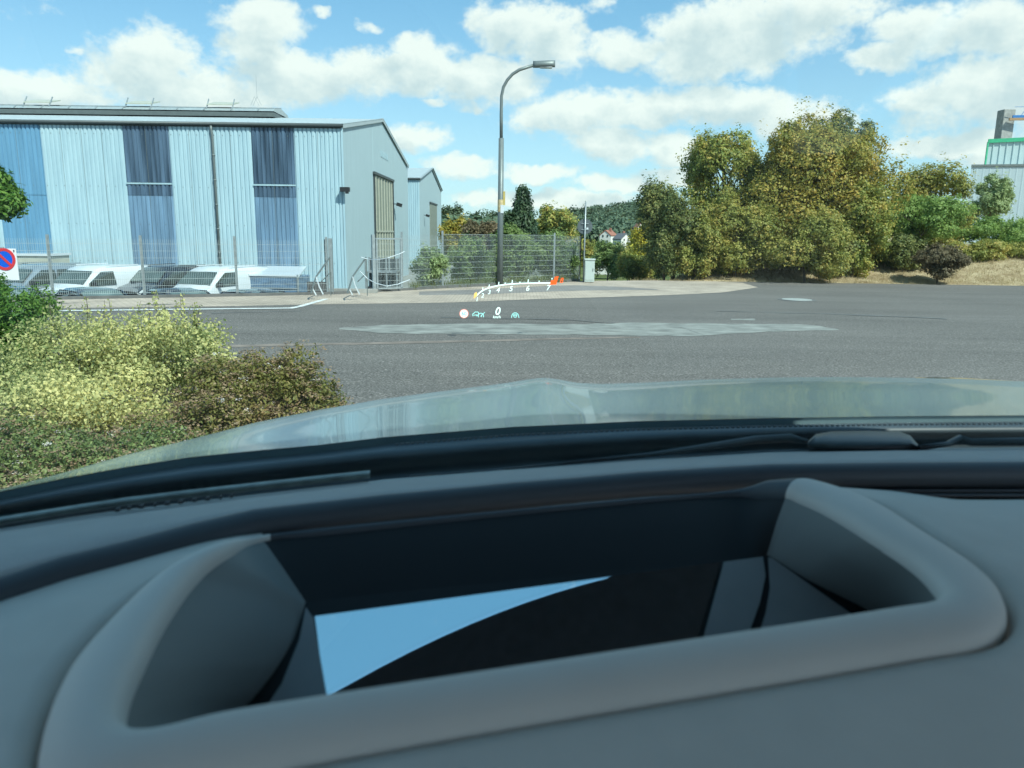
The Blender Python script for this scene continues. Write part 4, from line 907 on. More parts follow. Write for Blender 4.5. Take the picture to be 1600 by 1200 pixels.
# boulder by the gateway
p = at_z(676, 445, -.65); bo = MB()
vs_ = sph(40); import bmesh
bm = bmesh.new(); bmesh.ops.create_icosphere(bm, subdivisions=3, radius=1)
for v in bm.verts: v.co *= 1+.18*math.sin(v.co.x*5+1)*math.cos(v.co.y*4)+.08*math.sin(v.co.z*9); v.co.x*=.42; v.co.y*=.3; v.co.z*=.2
me = bpy.data.meshes.new('boulder'); bm.to_mesh(me); bm.free(); me.materials.append(MT['concrete']); o = bpy.data.objects.new('boulder', me); COL.objects.link(o); o.location = (p.x, p.y+.8, -.62); tag(o, 'pale rounded boulder among weeds behind the fence by the gateway', 'boulder')
# far hill: individually standing trees and the wood that reads as one mass
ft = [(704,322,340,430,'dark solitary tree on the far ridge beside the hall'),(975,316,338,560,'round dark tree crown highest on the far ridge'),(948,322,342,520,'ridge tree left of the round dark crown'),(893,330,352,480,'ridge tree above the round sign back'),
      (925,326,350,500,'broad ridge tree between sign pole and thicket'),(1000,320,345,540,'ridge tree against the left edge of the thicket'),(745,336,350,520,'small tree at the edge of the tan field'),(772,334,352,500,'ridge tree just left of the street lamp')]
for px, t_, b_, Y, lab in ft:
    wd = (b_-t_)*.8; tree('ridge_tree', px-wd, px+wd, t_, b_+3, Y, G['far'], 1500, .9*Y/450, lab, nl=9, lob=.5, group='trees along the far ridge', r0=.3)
P = []; Nn = []
random.seed(21)
for _ in range(3600):
    y = random.choice((random.uniform(105, 330), random.uniform(170, 640))); px = random.uniform(690, 1060); d = ray(px, 360); x = d.x/d.y*y
    if y > 330 and 690 < px < 860 and random.random() < .93: continue
    if vnoise(x, y, 30) < -.45: continue
    z = H(x, y)
    if any(abs(px-hp) < hw_ + 4500/y and y < hY+3 and 364-(z+7-1.5)/y*FPX < hb for hp, hw_, hY, hb in ((951,15,260,382),(972,15,250,386),(948,26,95,425),(984,18,110,428),(998,10,300,366),(893,9,330,364))): continue
    r_ = random.uniform(2.2, 4.6)*(.7 if y < 200 else 1); c = np.array([x, y, z+r_*.8]); dd = sph(46); dd[:,2] = np.abs(dd[:,2])*1.0
    P.append(c+dd*r_*rng.uniform(.8,1.1,(46,1))); Nn.append(dd)
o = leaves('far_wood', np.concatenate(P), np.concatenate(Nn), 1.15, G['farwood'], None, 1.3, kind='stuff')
# houses in the valley
MT['render_white'] = mat('render_white', (.74,.72,.68), .8, 0, .04); MT['tile_red'] = mat('tile_red', (.30,.13,.09), .8, 0, .2, 2); MT['solar'] = mat('solar', (.03,.09,.30), .15, 0, .3, 3); MT['tile_grey'] = mat('tile_grey', (.16,.16,.17), .7)
def house(px, pyr, pye, pyb, wpx, Y, rz, label, roofm='tile_red', ln=1.5, solar=False):
    a = at_y(px, pyr, Y); e = at_y(px, pye, Y).z; b_ = at_y(px, pyb, Y).z; wv_ = wpx/FPX*Y/2
    t = empty('house', (a.x, Y, b_), label, 'house', rz=rz); rz_, ez = a.z-b_, e-b_; Lh = wv_*ln
    m = MB(); m.prism([(-wv_,-Lh,0),(wv_,-Lh,0),(wv_,-Lh,ez),(0,-Lh,rz_),(-wv_,-Lh,ez)], (0,2*Lh,0)); m.build('walls', 'render_white', t)
    o_ = .3*wv_/4
    for s in (-1, 1):
        m = MB(); m.prism([(s*(wv_+o_),-Lh-o_,ez-o_),(0,-Lh-o_,rz_+.05),(0,Lh+o_,rz_+.05),(s*(wv_+o_),Lh+o_,ez-o_)], (0,0,.3)); r_ = m.build('roof', roofm, t)
        if solar:
            nx = 4
            for i in range(nx):
                for j in range(2):
                    t0, t1 = .1+.42*j, .1+.42*j+.38; y0_, y1_ = -Lh+2*Lh*(i+.06)/nx, -Lh+2*Lh*(i+.94)/nx
                    q = lambda tt, yy: (s*wv_*(1-tt), yy, ez+(rz_-ez)*tt+.42)
                    MB().prism([q(t0,y0_),q(t1,y0_),q(t1,y1_),q(t0,y1_)], (0,0,.08)).build('solar_panel', 'solar', r_)
    for zc in (ez*.45, ez*.95):
        for xc in (-wv_*.4, wv_*.4): MB().box((xc,-Lh-.05,zc),(wv_*.22,.1,ez*.22)).build('window', 'car_glass', t)
    MB().box((wv_*.3, 0, rz_+.2), (.7,.7,1.6)).build('chimney', 'tile_red', t)
house(951, 361, 368, 384, 18, 260, A(-28), 'white gabled house with reddish roof, left one of the valley pair')
house(972, 366, 374, 388, 17, 250, A(22), 'white gabled house with steep dark roof, right one of the valley pair', 'tile_grey')
house(948, 404, 413, 428, 42, 95, A(72), 'house with blue solar panels covering its roof behind the utility cabinet', 'tile_grey', solar=True, ln=1.2)
house(984, 411, 419, 430, 26, 110, A(65), 'house roof of red tiles half hidden by trees near the thicket', ln=1.2)
house(998, 350, 357, 368, 12, 300, A(10), 'small pale house high at the left edge of the thicket')
house(893, 352, 358, 366, 10, 330, A(15), 'tiny white house gable beside the olive tree')

# ---- foreground shrubs
def mound(name, lobes, n, size, leafm, label, cat, elong=1.6, clump=8, csize=.04, kind=None, flat=.5):
    c0 = lobes[0]; base = at_y(c0[0], c0[1], c0[2]); t = empty(name, (base.x, c0[2], 0), label, cat)
    PP = []; NN = []; w_ = [l[3]*l[4] for l in lobes]; tot_ = sum(w_)
    for l, ww_ in zip(lobes, w_):
        p = at_y(l[0], l[1], l[2]); rx_, rz_ = l[3]*l[2]/FPX, l[4]*l[2]/FPX
        P, N_, _ = crown_pts((p.x-base.x, p.y-c0[2], p.z), (rx_, rx_*.9, rz_), int(n*ww_/tot_), 16, .42, clump, csize, .8); PP.append(P); NN.append(N_)
    P = np.concatenate(PP); N_ = np.concatenate(NN); k = P[:,2] > .0; P, N_ = P[k], N_[k]
    leaves('foliage', P, N_, size, leafm, t, elong, flat=flat)
    m = MB()
    for _ in range(14):
        q = P[rng.integers(0, len(P))]; m.tube([(q[0]*.3, q[1]*.3, -.02), (q[0]*.7, q[1]*.7, q[2]*.5), tuple(q)], [.012,.009,.003], 5, cap=False)
    m.build('stem', 'bark', t, True)
    return t, P, N_
rng = np.random.default_rng(5); random.seed(5)
eu, P, N_ = mound('variegated_shrub', [(150,600,5.9,150,110),(235,545,6.4,100,52),(130,545,6.3,100,52),(90,570,6.3,100,85),(235,575,6.2,110,85),(280,560,6.5,80,66),(150,650,5.2,130,80)], 52000, .019, G['euon'], 'cream and green variegated shrub with thin upright shoots', 'shrub', 1.5, 8, .045, flat=.45)
# upright shoots
cs = []; ns_ = []; m = MB(); 
for k in range(34):
    px = random.choice([90,105,130,150,175,200,235,250,262,275,285,300,310,315]) + random.uniform(-12,12); py = 505 + random.uniform(-6,14); ln = random.uniform(.12,.34)
    b_ = at_y(px, py+16, 6.4) - Vector(eu.location); top_ = b_ + Vector((random.uniform(-.07,.07), random.uniform(-.07,.07), ln)); m.tube([b_, top_], [.003,.0015], 4, cap=False)
    for j in range(int(ln*95)):
        t_ = random.random(); q = b_.lerp(top_, t_); a_ = random.uniform(0,6.28); cs.append((q.x+math.cos(a_)*.018, q.y+math.sin(a_)*.018, q.z)); ns_.append((math.cos(a_), math.sin(a_), .4))
m.build('shoot', 'bark', eu); leaves('shoot_leaves', cs, ns_, .018, G['euon'], eu, 1.6)
def heads(parent, P, N_, n, m, size=.03):
    k = rng.choice(len(P), n, replace=False); k = k[(N_[k][:,2] > -.1)]
    c = P[k]+N_[k]*.03; rep = 16; C = np.repeat(c, rep, 0)+rng.normal(size=(len(c)*rep,3))*np.array([size*.45,size*.45,size*.18]); leaves('flower_heads', C, np.tile([0,0,1.], (len(C),1)), size*.33, m, parent, 1.1, flat=.7, kind='stuff')
G['fl_brown'] = leafmat('flower_brown', [(.20,.13,.07),(.32,.22,.13),(.40,.30,.20)], .2)
G['fl_white'] = leafmat('flower_white', [(.62,.52,.50),(.74,.68,.66),(.78,.76,.74)], .2)
rng = np.random.default_rng(11)
sp1, P, N_ = mound('spirea_shrub', [(410,640,5.9,110,88),(450,610,6.0,85,62),(345,650,5.8,100,80),(470,650,6.0,75,70),(505,640,6.2,44,52),(400,600,6.3,60,55),(300,690,5.2,110,70)], 46000, .016, G['spir'], 'brownish green flowering spirea mound beside the bonnet', 'shrub', 2.1, 9, .03)
heads(sp1, P, N_, 1900, G['fl_brown'], .055); heads(sp1, P, N_, 130, G['fl_white'], .035)
sp2, P, N_ = mound('spirea_shrub', [(60,740,4.2,150,70),(200,720,4.5,150,70),(130,780,3.8,190,70),(0,700,4.6,110,66),(-60,760,4.2,120,90),(270,740,4.5,90,60)], 60000, .013, G['spir2'], 'low grey-green spirea carpet with tiny white flowers at the lower left', 'shrub', 2.1, 9, .03)
heads(sp2, P, N_, 1700, G['fl_brown'], .042); heads(sp2, P, N_, 330, G['fl_white'], .026)
th, P, N_ = mound('thuja_hedge', [(8,518,7.0,66,84),(-40,505,7.2,84,80),(8,575,6.8,64,72),(-50,570,7,90,90)], 90000, .015, G['thuja'], 'bright green clipped thuja at the left edge below the sign', 'conifer', 3.0, 10, .035)
tree('conifer', -110, 12, 256, 347, 9.0, G['thuja'], 30000, .03, 'green conifer branches reaching in at the left edge above the sign', 'conifer', nl=26, lob=.34, elong=3, clump=10, csize=.05, r0=.06, ground=0)
# planting bed soil
m = MB(); bed = [(-9,3.0),(-1.6,3.0),(-1.35,4.5),(-1.45,6.2),(-1.9,7.0),(-3,8.2),(-9,8.6)]
m.prism([(x,y,road_z(y)+.005) for x,y in bed], (0,0,.03)); o = m.build('planting_bed', mat('soil', (.07,.05,.035), .95, 0, .3, 6, .6, 25)); tag(o, kind='structure')
# ------------------------------------------------------------------ the car the photograph was taken from (local x = right, y = forward)
YAW = math.radians(15)
car = empty('observer_car', (0,0,0), 'grey-green car whose bonnet, wiper and grey dashboard with display recess fill the foreground', 'car', rz=YAW)
Fd = Vector((-math.sin(YAW), math.cos(YAW), 0)); Rd = Vector((math.cos(YAW), math.sin(YAW), 0))
def lc(p): return (p.dot(Rd), p.dot(Fd), p.z)
def CZ(px, py, z): return Vector(lc(at_z(px, py, z)))
def CY(px, py, y): return Vector(lc(at_y(px, py, y)))
MT['bonnet'] = mat('bonnet_paint', (.29,.42,.46), .25, .66, .02, 2, coat=.35)
MT['leather'] = mat('dash_leather', (.56,.53,.48), .62, 0, .03, 30, .12, 900, spec=.35)
MT['leather_top'] = mat('dash_leather_top', (.40,.385,.37), .6, 0, .04, 30, .2, 700, spec=.35)
MT['rim_soft'] = mat('rim_soft', (.57,.55,.51), .55, 0, .02, 20, .05, 900, spec=.4)
MT['well_black'] = mat('well_black', (.010,.012,.014), .6, 0, .1, spec=.3)
MT['well_grey'] = mat('well_grey', (.19,.21,.205), .6, 0, .05, spec=.3)
MT['tube_black'] = mat('tube_black', (.045,.055,.065), .5, 0, .05, spec=.4)
MT['cowl_black'] = mat('cowl_black', (.05,.065,.075), .42, 0, .3, 8, spec=.4)
MT['wiper'] = mat('wiper_black', (.02,.023,.026), .4, 0, .1, spec=.5)
MT['frit_grey'] = mat('ribbed_grey', (.36,.37,.34), .6, 0, .3, 60)
MT['headliner'] = mat('headliner', (.012,.014,.02), .8, 0, .3, 60)
# bonnet
XS = [-200,-100,0,100,200,300,400,500,600,680,740,780,815,850,880,915,960,1050,1150,1250,1350,1450,1550,1650,1800]
cyl = ([-200,0,100,200,300,400,500,600,800,1000,1200,1400,1600,1800],[800,768,747,729,714,704,695,683,667,658,653.5,650.5,649,648])
syl = ([-200,-100,0,100,200,300,400,500,600,700,760,800,830,850,872,900,940,1000,1100,1200,1300,1400,1500,1600,1800],[802,786,765,738.5,710,686,660,640,623,610,602.5,597,592,589.5,592.5,598,600,598,593,590,589,590,592,596,606])
dsl = ([-200,0,100,200,300,400,500,600,700,850,1100,1400,1600,1800],[.68,.82,.96,1.11,1.28,1.45,1.62,1.8,1.95,2.05,2.10,2.12,2.15,2.2])
NS = 240; rows = [[] for _ in range(19)]
for k in range(NS+1):
    px = -200 + 2000*k/NS; yc, ys_, ds = interp(px,*cyl), interp(px,*syl), interp(px,*dsl)
    for dd in (-9, 9): ys_ += interp(px+dd,*syl)
    ys_ /= 3; c_ = at_z(px, yc, 1.23); 
    for i in range(15):
        t = i/10; Yv = c_.y + (ds-c_.y)*t; py = yc + (ys_-yc)*math.sin(min(t,1.5)*math.pi/2)
        # a ridge that fades towards the screen
        rows[i].append(CY(px, py, Yv))
    l = rows[14][-1]
    for j, (df, dz_) in enumerate(((.06,-.05),(.10,-.14),(.10,-.34),(.02,-.62))): rows[15+j].append((l[0], l[1]+df, l[2]+dz_))
m = MB(); m.grid(rows); m.build('bonnet', 'bonnet', car, True)
b_ = MB(); b_.grid([[Vector(p)+Vector((0,.004,-.002)) for p in rows[0]], [Vector(p)+Vector((0,.008,-.03)) for p in rows[0]]]); b_.build('bonnet_rear_edge', 'bonnet', car, True)
# far wing top seen past the bonnet on the right
m = MB(); rr_ = []
for py, dz_, Yv in ((0,-.02,2.42),(0,0,2.36),(6,0,2.28),(12,0,2.2)):
    rr_.append([CY(px, interp(px,[1370,1430,1500,1600,1750],[592.5,589.5,590,596,606])+ (py if py else 0)*interp(px,[1370,1450,1750],[.1,.9,1.2]), Yv) + Vector((0,0,dz_)) for px in range(1370,1751,20)])
MT['wing'] = mat('wing_paint', (.42,.50,.50), .15, .5, .02, coat=1)
m.grid(rr_); m.build('far_wing', 'wing', car, True)
# cowl between bonnet and screen
ydl = ([-200,0,200,400,600,800,1000,1200,1400,1600,1800],[872,827,800,775,752,736,720,708,703,702,702])
PXS = [-200+50*k for k in range(41)]
rows = []
for t, z in ((-.02,1.222),(.02,1.214),(.25,1.222),(.35,1.226),(.5,1.218),(.62,1.20),(.85,1.195),(1.05,1.205)):
    rows.append([CZ(px, interp(px,*cyl)+1+(interp(px,*ydl)-interp(px,*cyl))*t, z) for px in PXS])
MB().grid(rows).build('cowl', 'cowl_black', car, True)
m = MB()
for k in range(120):
    px = 620+k*8.2; p = CZ(px, interp(px,*cyl)+13, 1.2265); m.box(p, (.0035,.003,.002))
m.build('cowl_dimples', 'wiper', car)['kind'] = 'stuff'
# ribbed strip low on the screen, with blurred dark characters
def strip_px(pts, z0, z1, name, m_, hpx):
    mm = MB(); mm.grid([[CZ(x, y+h, z) for x, y in pts] for h, z in ((0,z1),(hpx*.5,z1+.001),(hpx,z0))]); return mm.build(name, m_, car, True)
st = strip_px([(-100,829),(0,808),(100,792),(200,777),(300,765),(400,754),(500,743),(578,735)], 1.236, 1.242, 'ribbed_strip', 'frit_grey', 12)
m = MB()
for k in range(150):
    px = -60+k*4.25; y = interp(px,[-100,0,100,200,300,400,500,578],[838,817,801,786,774,763,752,744]); p = CZ(px, y+6, 1.2445); m.box(p, (.0008,.007,.002))
m.build('rib', 'well_black', st)['kind'] = 'stuff'
m = MB()
for px, w_ in ((185,8),(203,6),(222,9),(243,5),(262,9),(283,9),(305,7),(325,8),(345,5),(362,5)):
    y = interp(px,[0,100,200,300,400],[817,801,786,774,763]); p = CZ(px, y+7, 1.246); m.box(p, (w_*.0005,.009,.002))
m.build('lettering', 'well_black', st)
# wiper
def pt(px, py, z=1.243): return CZ(px, py, z)
m = MB(); m.tube([pt(760,735,1.225),pt(900,722),pt(1020,710),pt(1110,697),(pt(1180,687)),pt(1235,684),pt(1262,690)], [.001,.002,.003,.0042,.0055,.006,.003], 8); m.build('wiper_arm', 'wiper', car, True)
m = MB(); m.tube([pt(640,744,1.222),pt(900,728,1.23),pt(1200,706,1.232),pt(1420,701,1.23)], [.002,.003,.003,.002], 6); m.build('wiper_blade', 'tube_black', car, True)
m = MB(); a, b = pt(1262,688), pt(1430,690)
rws = []
for x_, y0_, y1_ in ((1262,690,698),(1275,678,702),(1300,674,703),(1350,673,704),(1405,674,704),(1422,680,704),(1434,694,703)):
    rws.append([CZ(x_, y1_, 1.232), CZ(x_, y1_-2, 1.243), CZ(x_, (y0_+y1_)/2, 1.249), CZ(x_, y0_+2, 1.247), CZ(x_, y0_, 1.236)])
m.grid(rws); m.build('wiper_cap', 'wiper', car, True)
m = MB(); m.tube([pt(1434,700),pt(1480,694),pt(1500,686),pt(1518,691),pt(1600,690),pt(1760,688)], [.004,.0035,.006,.005,.006,.006], 8); m.build('wiper_arm', 'wiper', car, True)
# dashboard
dash = bpy.data.objects.new('dashboard', None); COL.objects.link(dash); dash.parent = car
cl = ([-200,0,100,200,300,400,600,800,1000,1200,1400,1600,1800],[1005,930,897,873,846,821,796,775,757,745,743,742,742])
rows = []
for t, z in ((-.06,1.228),(0,1.240),(.12,1.252),(.35,1.262),(.6,1.263),(.8,1.258),(1.0,1.245)):
    rows.append([CZ(px, interp(px,*ydl)+(interp(px,*cl)-interp(px,*ydl))*t, z) for px in PXS])
MB().grid(rows).build('dash_top_pad', 'leather_top', dash, True)
m = MB(); m.tube([CZ(px, interp(px,*cl), 1.252) for px in PXS], [interp(px,[-200,0,300,900,1800],[.012,.0125,.0145,.0125,.015]) for px in PXS], 14); m.build('trim_tube', 'tube_black', dash, True)
m = MB(); m.grid([[CZ(px, y, z) for px in range(1290,1801,30)] for y, z in ((748,1.236),(780,1.228),(790,1.228))]); m.build('air_vent', 'well_black', dash)
for y in (767, 774): m = MB(); m.tube([CZ(px, y, 1.240) for px in range(1320,1801,40)], .0018, 6); m.build('vent_slat', 'tube_black', dash, True)
TAB = [((412,838),(412,842),(478,941),(395,803)),((330,862),(355,862),(476,945),(200,868)),((250,905),(312,892),(470,965),(0,925)),((180,965),(262,958),(458,1000),(-250,1000)),((120,1030),(222,1035),(435,1040),(-400,1080)),
 ((85,1090),(200,1090),(405,1080),(-500,1200)),((62,1160),(198,1130),(375,1112),(-550,1350)),((60,1225),(222,1143),(350,1140),(-500,1500)),((110,1258),(275,1137),(345,1165),(-200,1600)),((250,1235),(370,1112),(400,1190),(100,1650)),
 ((450,1195),(510,1089),(530,1180),(400,1600)),((800,1132),(800,1045),(800,1120),(800,1500)),((1200,1065),(1200,983),(1180,1040),(1300,1400)),((1430,1025),(1400,951),(1370,1000),(1800,1300)),((1540,1003),(1455,941),(1400,985),(2100,1250)),
 ((1575,960),(1467,925),(1385,970),(2200,1050)),((1545,905),(1428,880),(1340,945),(2100,900)),((1450,840),(1352,830),(1260,905),(1850,830)),((1380,795),(1290,793),(1220,880),(1650,784)),((1320,770),(1250,775),(1203,869),(1500,781)),
 ((1265,758),(1228,767),(1198,868),(1380,766)),((1150,768),(1150,772),(1150,873),(1150,760)),((1000,780),(1000,783),(1000,888),(1000,755)),((700,808),(700,812),(700,917),(700,782)),((520,826),(520,831),(580,929),(520,800))]
TAU = math.radians(28); nl_ = -Fd*math.sin(TAU)+Vector((0,0,math.cos(TAU))); P0 = at_z(475, 940, 1.215)
def on_lens(px, py, off=0):
    d = ray(px, py); return CAM + d*(((P0 + nl_*off - CAM).dot(nl_))/d.dot(nl_))
BK = (0, 21, 22, 23, 24)
LO = [Vector(lc(at_z(*r[0], 1.250 if i in BK else 1.262))) for i, r in enumerate(TAB)]; LI = [Vector(lc(at_z(*r[1], 1.251 if i in BK else 1.268))) for i, r in enumerate(TAB)]; LB = [Vector(lc(on_lens(*r[2]))) for r in TAB]; LD = [Vector(lc(at_z(*r[3], 1.25))) for r in TAB]
def catmull(P, sub=8):
    out = []; n = len(P)
    for i in range(n):
        p0, p1, p2, p3 = P[i-1], P[i], P[(i+1)%n], P[(i+2)%n]
        # centripetal-like damping: chord scaled tangents
        l = (p2-p1).length; m1 = (p2-p0)*(l/max(1e-6,(p1-p0).length+l)); m2 = (p3-p1)*(l/max(1e-6,(p3-p2).length+l))
        for k in range(sub):
            t = k/sub; t2, t3 = t*t, t*t*t
            out.append(p1*(2*t3-3*t2+1) + m1*(t3-2*t2+t) + p2*(-2*t3+3*t2) + m2*(t3-t2))
    return out
O_, I_, B_, D_ = catmull(LO), catmull(LI), catmull(LB), catmull(LD)
Z = Vector((0,0,1)); nP = len(O_)
WK = [min(1, (a-b).length/.028)**1.2 for a, b in zip(O_, I_)]
def row(A_, B2, t, dz_): return [a.lerp(b, t) + Z*(dz_*(k if dz_ > 0 else 1)) for a, b, k in zip(A_, B2, WK)]
ring_rows = [row(O_,I_,-.01,-.008), row(O_,I_,.015,-.001), row(O_,I_,.06,.003), row(O_,I_,.16,.0065), row(O_,I_,.35,.009), row(O_,I_,.6,.0095), row(O_,I_,.8,.0075), row(O_,I_,.92,.0035), row(O_,I_,1.0,-.002), [a + Z*(-.001-.007*k) for a, k in zip(I_, WK)]]
ia, ib = 20*8, 24*8+7
MB().grid([r_[ib:] + r_[:ia+1] for r_ in ring_rows]).build('display_surround', 'rim_soft', dash, True)
MB().grid([r_[ia:ib+1] for r_ in ring_rows]).build('rear_lip', 'tube_black', dash, True)
dash_rows = [row(O_,D_,.0,-.010), row(O_,D_,.014,-.008), row(O_,D_,.035,-.001)] + [row(O_,D_,t,0) for t in (.1,.25,.5,.75,1)]
dash_rows[0] = row(O_,I_,-.012,-.012)
dash_rows = [r_[:20*8+6] for r_ in dash_rows]
MB().grid(dash_rows).build('dash_panel', 'leather', dash, True)
MB().grid([row(O_,D_,.05,-.016), row(O_,I_,.12,-.016)], closed=True).build('seam_backing', 'well_black', dash)
# well walls: sides grey, rear wall black, split by index
def wall_part(i0, i1, name, m_):
    idx = [k % nP for k in range(i0*8, i1*8+1)]
    mm = MB(); mm.grid([[I_[k] + Z*(-.0008-.0067*WK[k]) for k in idx], [I_[k].lerp(B_[k], .08)+Z*(-.006*WK[k]) for k in idx], [I_[k].lerp(B_[k], .5) for k in idx], [B_[k] for k in idx]]); return mm.build(name, m_, dash, True)
wall_part(0, 9, 'well_side', 'well_grey'); wall_part(9, 14, 'well_front', 'well_black'); wall_part(14, 20, 'well_side', 'well_grey'); wall_part(20, 25, 'well_rear', 'well_black')
# floor of the well with the mirror-like cover glass
def lens_poly(pts, off): return [Vector(lc(on_lens(x, y, off))) for x, y in pts]
m = MB(); m.add([b for b in B_], [tuple(range(nP))]); m.build('well_floor', 'well_black', dash)
MT['mirror'] = None
mm_, t_, b__ = new_mat('cover_glass'); b__.inputs['Base Color'].default_value = (.85,.97,1,1); b__.inputs['Metallic'].default_value = 1; b__.inputs['Roughness'].default_value = .02
n_ = t_.nodes.new('ShaderNodeTexNoise'); n_.inputs['Scale'].default_value = 900; tc_ = t_.nodes.new('ShaderNodeTexCoord'); t_.links.new(tc_.outputs['Object'], n_.inputs['Vector'])
d_ = t_.nodes.new('ShaderNodeBsdfDiffuse'); d_.inputs[0].default_value = (.35,.37,.38,1); ms = t_.nodes.new('ShaderNodeMixShader')
t_.links.new(mth(t_, 'MULTIPLY_ADD', mth(t_, 'MULTIPLY_ADD', n_.outputs[0], 9, -6.2, clamp=True), .12, .03), ms.inputs[0]); t_.links.new(b__.outputs[0], ms.inputs[1]); t_.links.new(d_.outputs[0], ms.inputs[2]); t_.links.new(ms.outputs[0], t_.nodes['Material Output'].inputs[0])
m = MB(); m.prism(lens_poly([(492,964),(1126,879),(1070,1060),(520,1180)], .0015), (0,0,.0006)); m.build('cover_glass', mm_, dash)
MT['well_strip'] = mat('well_strip', (.22,.235,.24), .45, 0, .06, 20)
m = MB(); m.prism(lens_poly([(1131,879),(1192,871),(1196,900),(1188,940),(1172,985),(1160,1010),(1090,1030)], .003), (0,0,.0008)); m.build('well_trim', 'well_strip', dash)
m = MB(); m.prism(lens_poly([(1200,872),(1206,873),(1330,960),(1330,1000),(1180,1010),(1196,960),(1203,920)], .003), (0,0,.0008)); m.build('well_trim', 'well_strip', dash)
m = MB(); m.prism(lens_poly([(478,950),(490,968),(512,1095),(520,1130),(400,1130),(440,1070),(468,1000)], .003), (0,0,.0008)); m.build('well_trim', 'well_strip', dash)
# windscreen and cabin shell
def Fb(R): return .787-.21*(R-.3)**2
hp = []
ZH = 1.735
for x, y in ((510,1090),(600,1040),(700,990),(800,950),(955,902)):
    h = on_lens(x, y, .002); d = ray(x, y); r = d - nl_*2*d.dot(nl_); q = h + r*((ZH-h.z)/r.z); hp.append((q.dot(Rd), q.dot(Fd)))
print('HEADER', [(round(a,3), round(b,3)) for a, b in hp])
hR = [a for a, b in hp]; hF = [b for a, b in hp]
co = np.polyfit(hR, hF, 2)
def Fh(R):
    if R < hR[0]: return hF[0] - .32*(hR[0]-R) - .1*(hR[0]-R)**2
    if R > hR[-1]: return hF[-1] + .42*(R-hR[-1]) - 1.5*(R-hR[-1])**2
    return float(np.polyval(co, R))
gm, t_, b__ = new_mat('windscreen_glass'); t_.nodes.remove(b__)
tr = t_.nodes.new('ShaderNodeBsdfTransparent'); tr.inputs[0].default_value = (.90,.972,.962,1); gl_s = t_.nodes.new('ShaderNodeBsdfGlossy'); gl_s.inputs['Roughness'].default_value = .01; fr = t_.nodes.new('ShaderNodeFresnel'); fr.inputs[0].default_value = 1.35; ms = t_.nodes.new('ShaderNodeMixShader')
t_.links.new(mth(t_,'MULTIPLY',fr.outputs[0],1.3), ms.inputs[0]); t_.links.new(tr.outputs[0], ms.inputs[1]); t_.links.new(gl_s.outputs[0], ms.inputs[2]); t_.links.new(ms.outputs[0], t_.nodes['Material Output'].inputs[0])
Rs = np.linspace(-.55, 1.2, 36); rows = []
for t in np.linspace(0, 1, 10):
    bul = .035*math.sin(math.pi*t)
    rows.append([(R*(1-t)+ (R*.9+.03)*t, Fb(R)*(1-t)+Fh(R*.9+.03)*t + bul*.6, 1.232*(1-t)+ZH*t + bul) for R in Rs])
m = MB(); m.grid(rows); n0 = len(m.v); m.grid([[(a, b+.004, c+.003) for a, b, c in r_] for r_ in rows]); m.build('windscreen', gm, car, True)
rows = []
def roofrow(F_, dz_=0): return [(R*.9+.03, (Fh(R*.9+.03)-F_), ZH+.002+min(.012,F_*.05)+dz_) for R in Rs]
MT['liner_light'] = mat('liner_light', (.55,.56,.56), .8, 0, .03, 40)
for nm_, f0_, f1_, mt_ in (('header_band', 0, .34, 'headliner'), ('headliner', .34, 1.75, 'liner_light')):
    m = MB(); m.grid([roofrow(f0_), roofrow((f0_+f1_)/2), roofrow(f1_)]); m.grid([roofrow(f0_, .05), roofrow(f1_, .05)]); m.build(nm_, mt_, car, True)
gm2, t2_, b2_ = new_mat('added_roof_glass'); t2_.nodes.remove(b2_); q2_ = t2_.nodes.new('ShaderNodeBsdfTransparent'); q2_.inputs[0].default_value = (.55,.6,.6,1); t2_.links.new(q2_.outputs[0], t2_.nodes['Material Output'].inputs[0])
m = MB(); m.grid([roofrow(1.75, .03), roofrow(2.6, .03)]); m.build('added_roof_glass', gm2, car, True)  # invented glass panel, added to let more skylight onto the dashboard
for s, R0, R1 in ((-1,-.55,-.47),(1,1.2,1.11)):
    m = MB(); m.bar((R0, Fb(R0)-.02, 1.2), (R1, Fh(R1)-.02, ZH), .06, .10); m.build('pillar', 'headliner', car)
    m = MB(); m.box((R0, -.8, .8), (.08, 3.1, .85)); m.box((R0+(.03 if s<0 else -.03),-2.0,1.45),(.08,.9,.6)); m.build('door', 'bonnet', car)
m = MB(); m.box((.32,-2.4,.85),(1.75,.08,1.0)); m.build('tailgate', 'liner_light', car)
m = MB(); m.box((.32,-.9,.38),(1.7,3.0,.06)); m.build('floor', 'liner_light', car)
for k, (x_, y_) in enumerate(((-.42,1.35),(1.25,1.35),(-.42,-1.5),(1.25,-1.5))):
    MB().tube([(x_-.11,y_,.34),(x_+.11,y_,.34)], .34, 24).build('wheel', 'rubber', car)
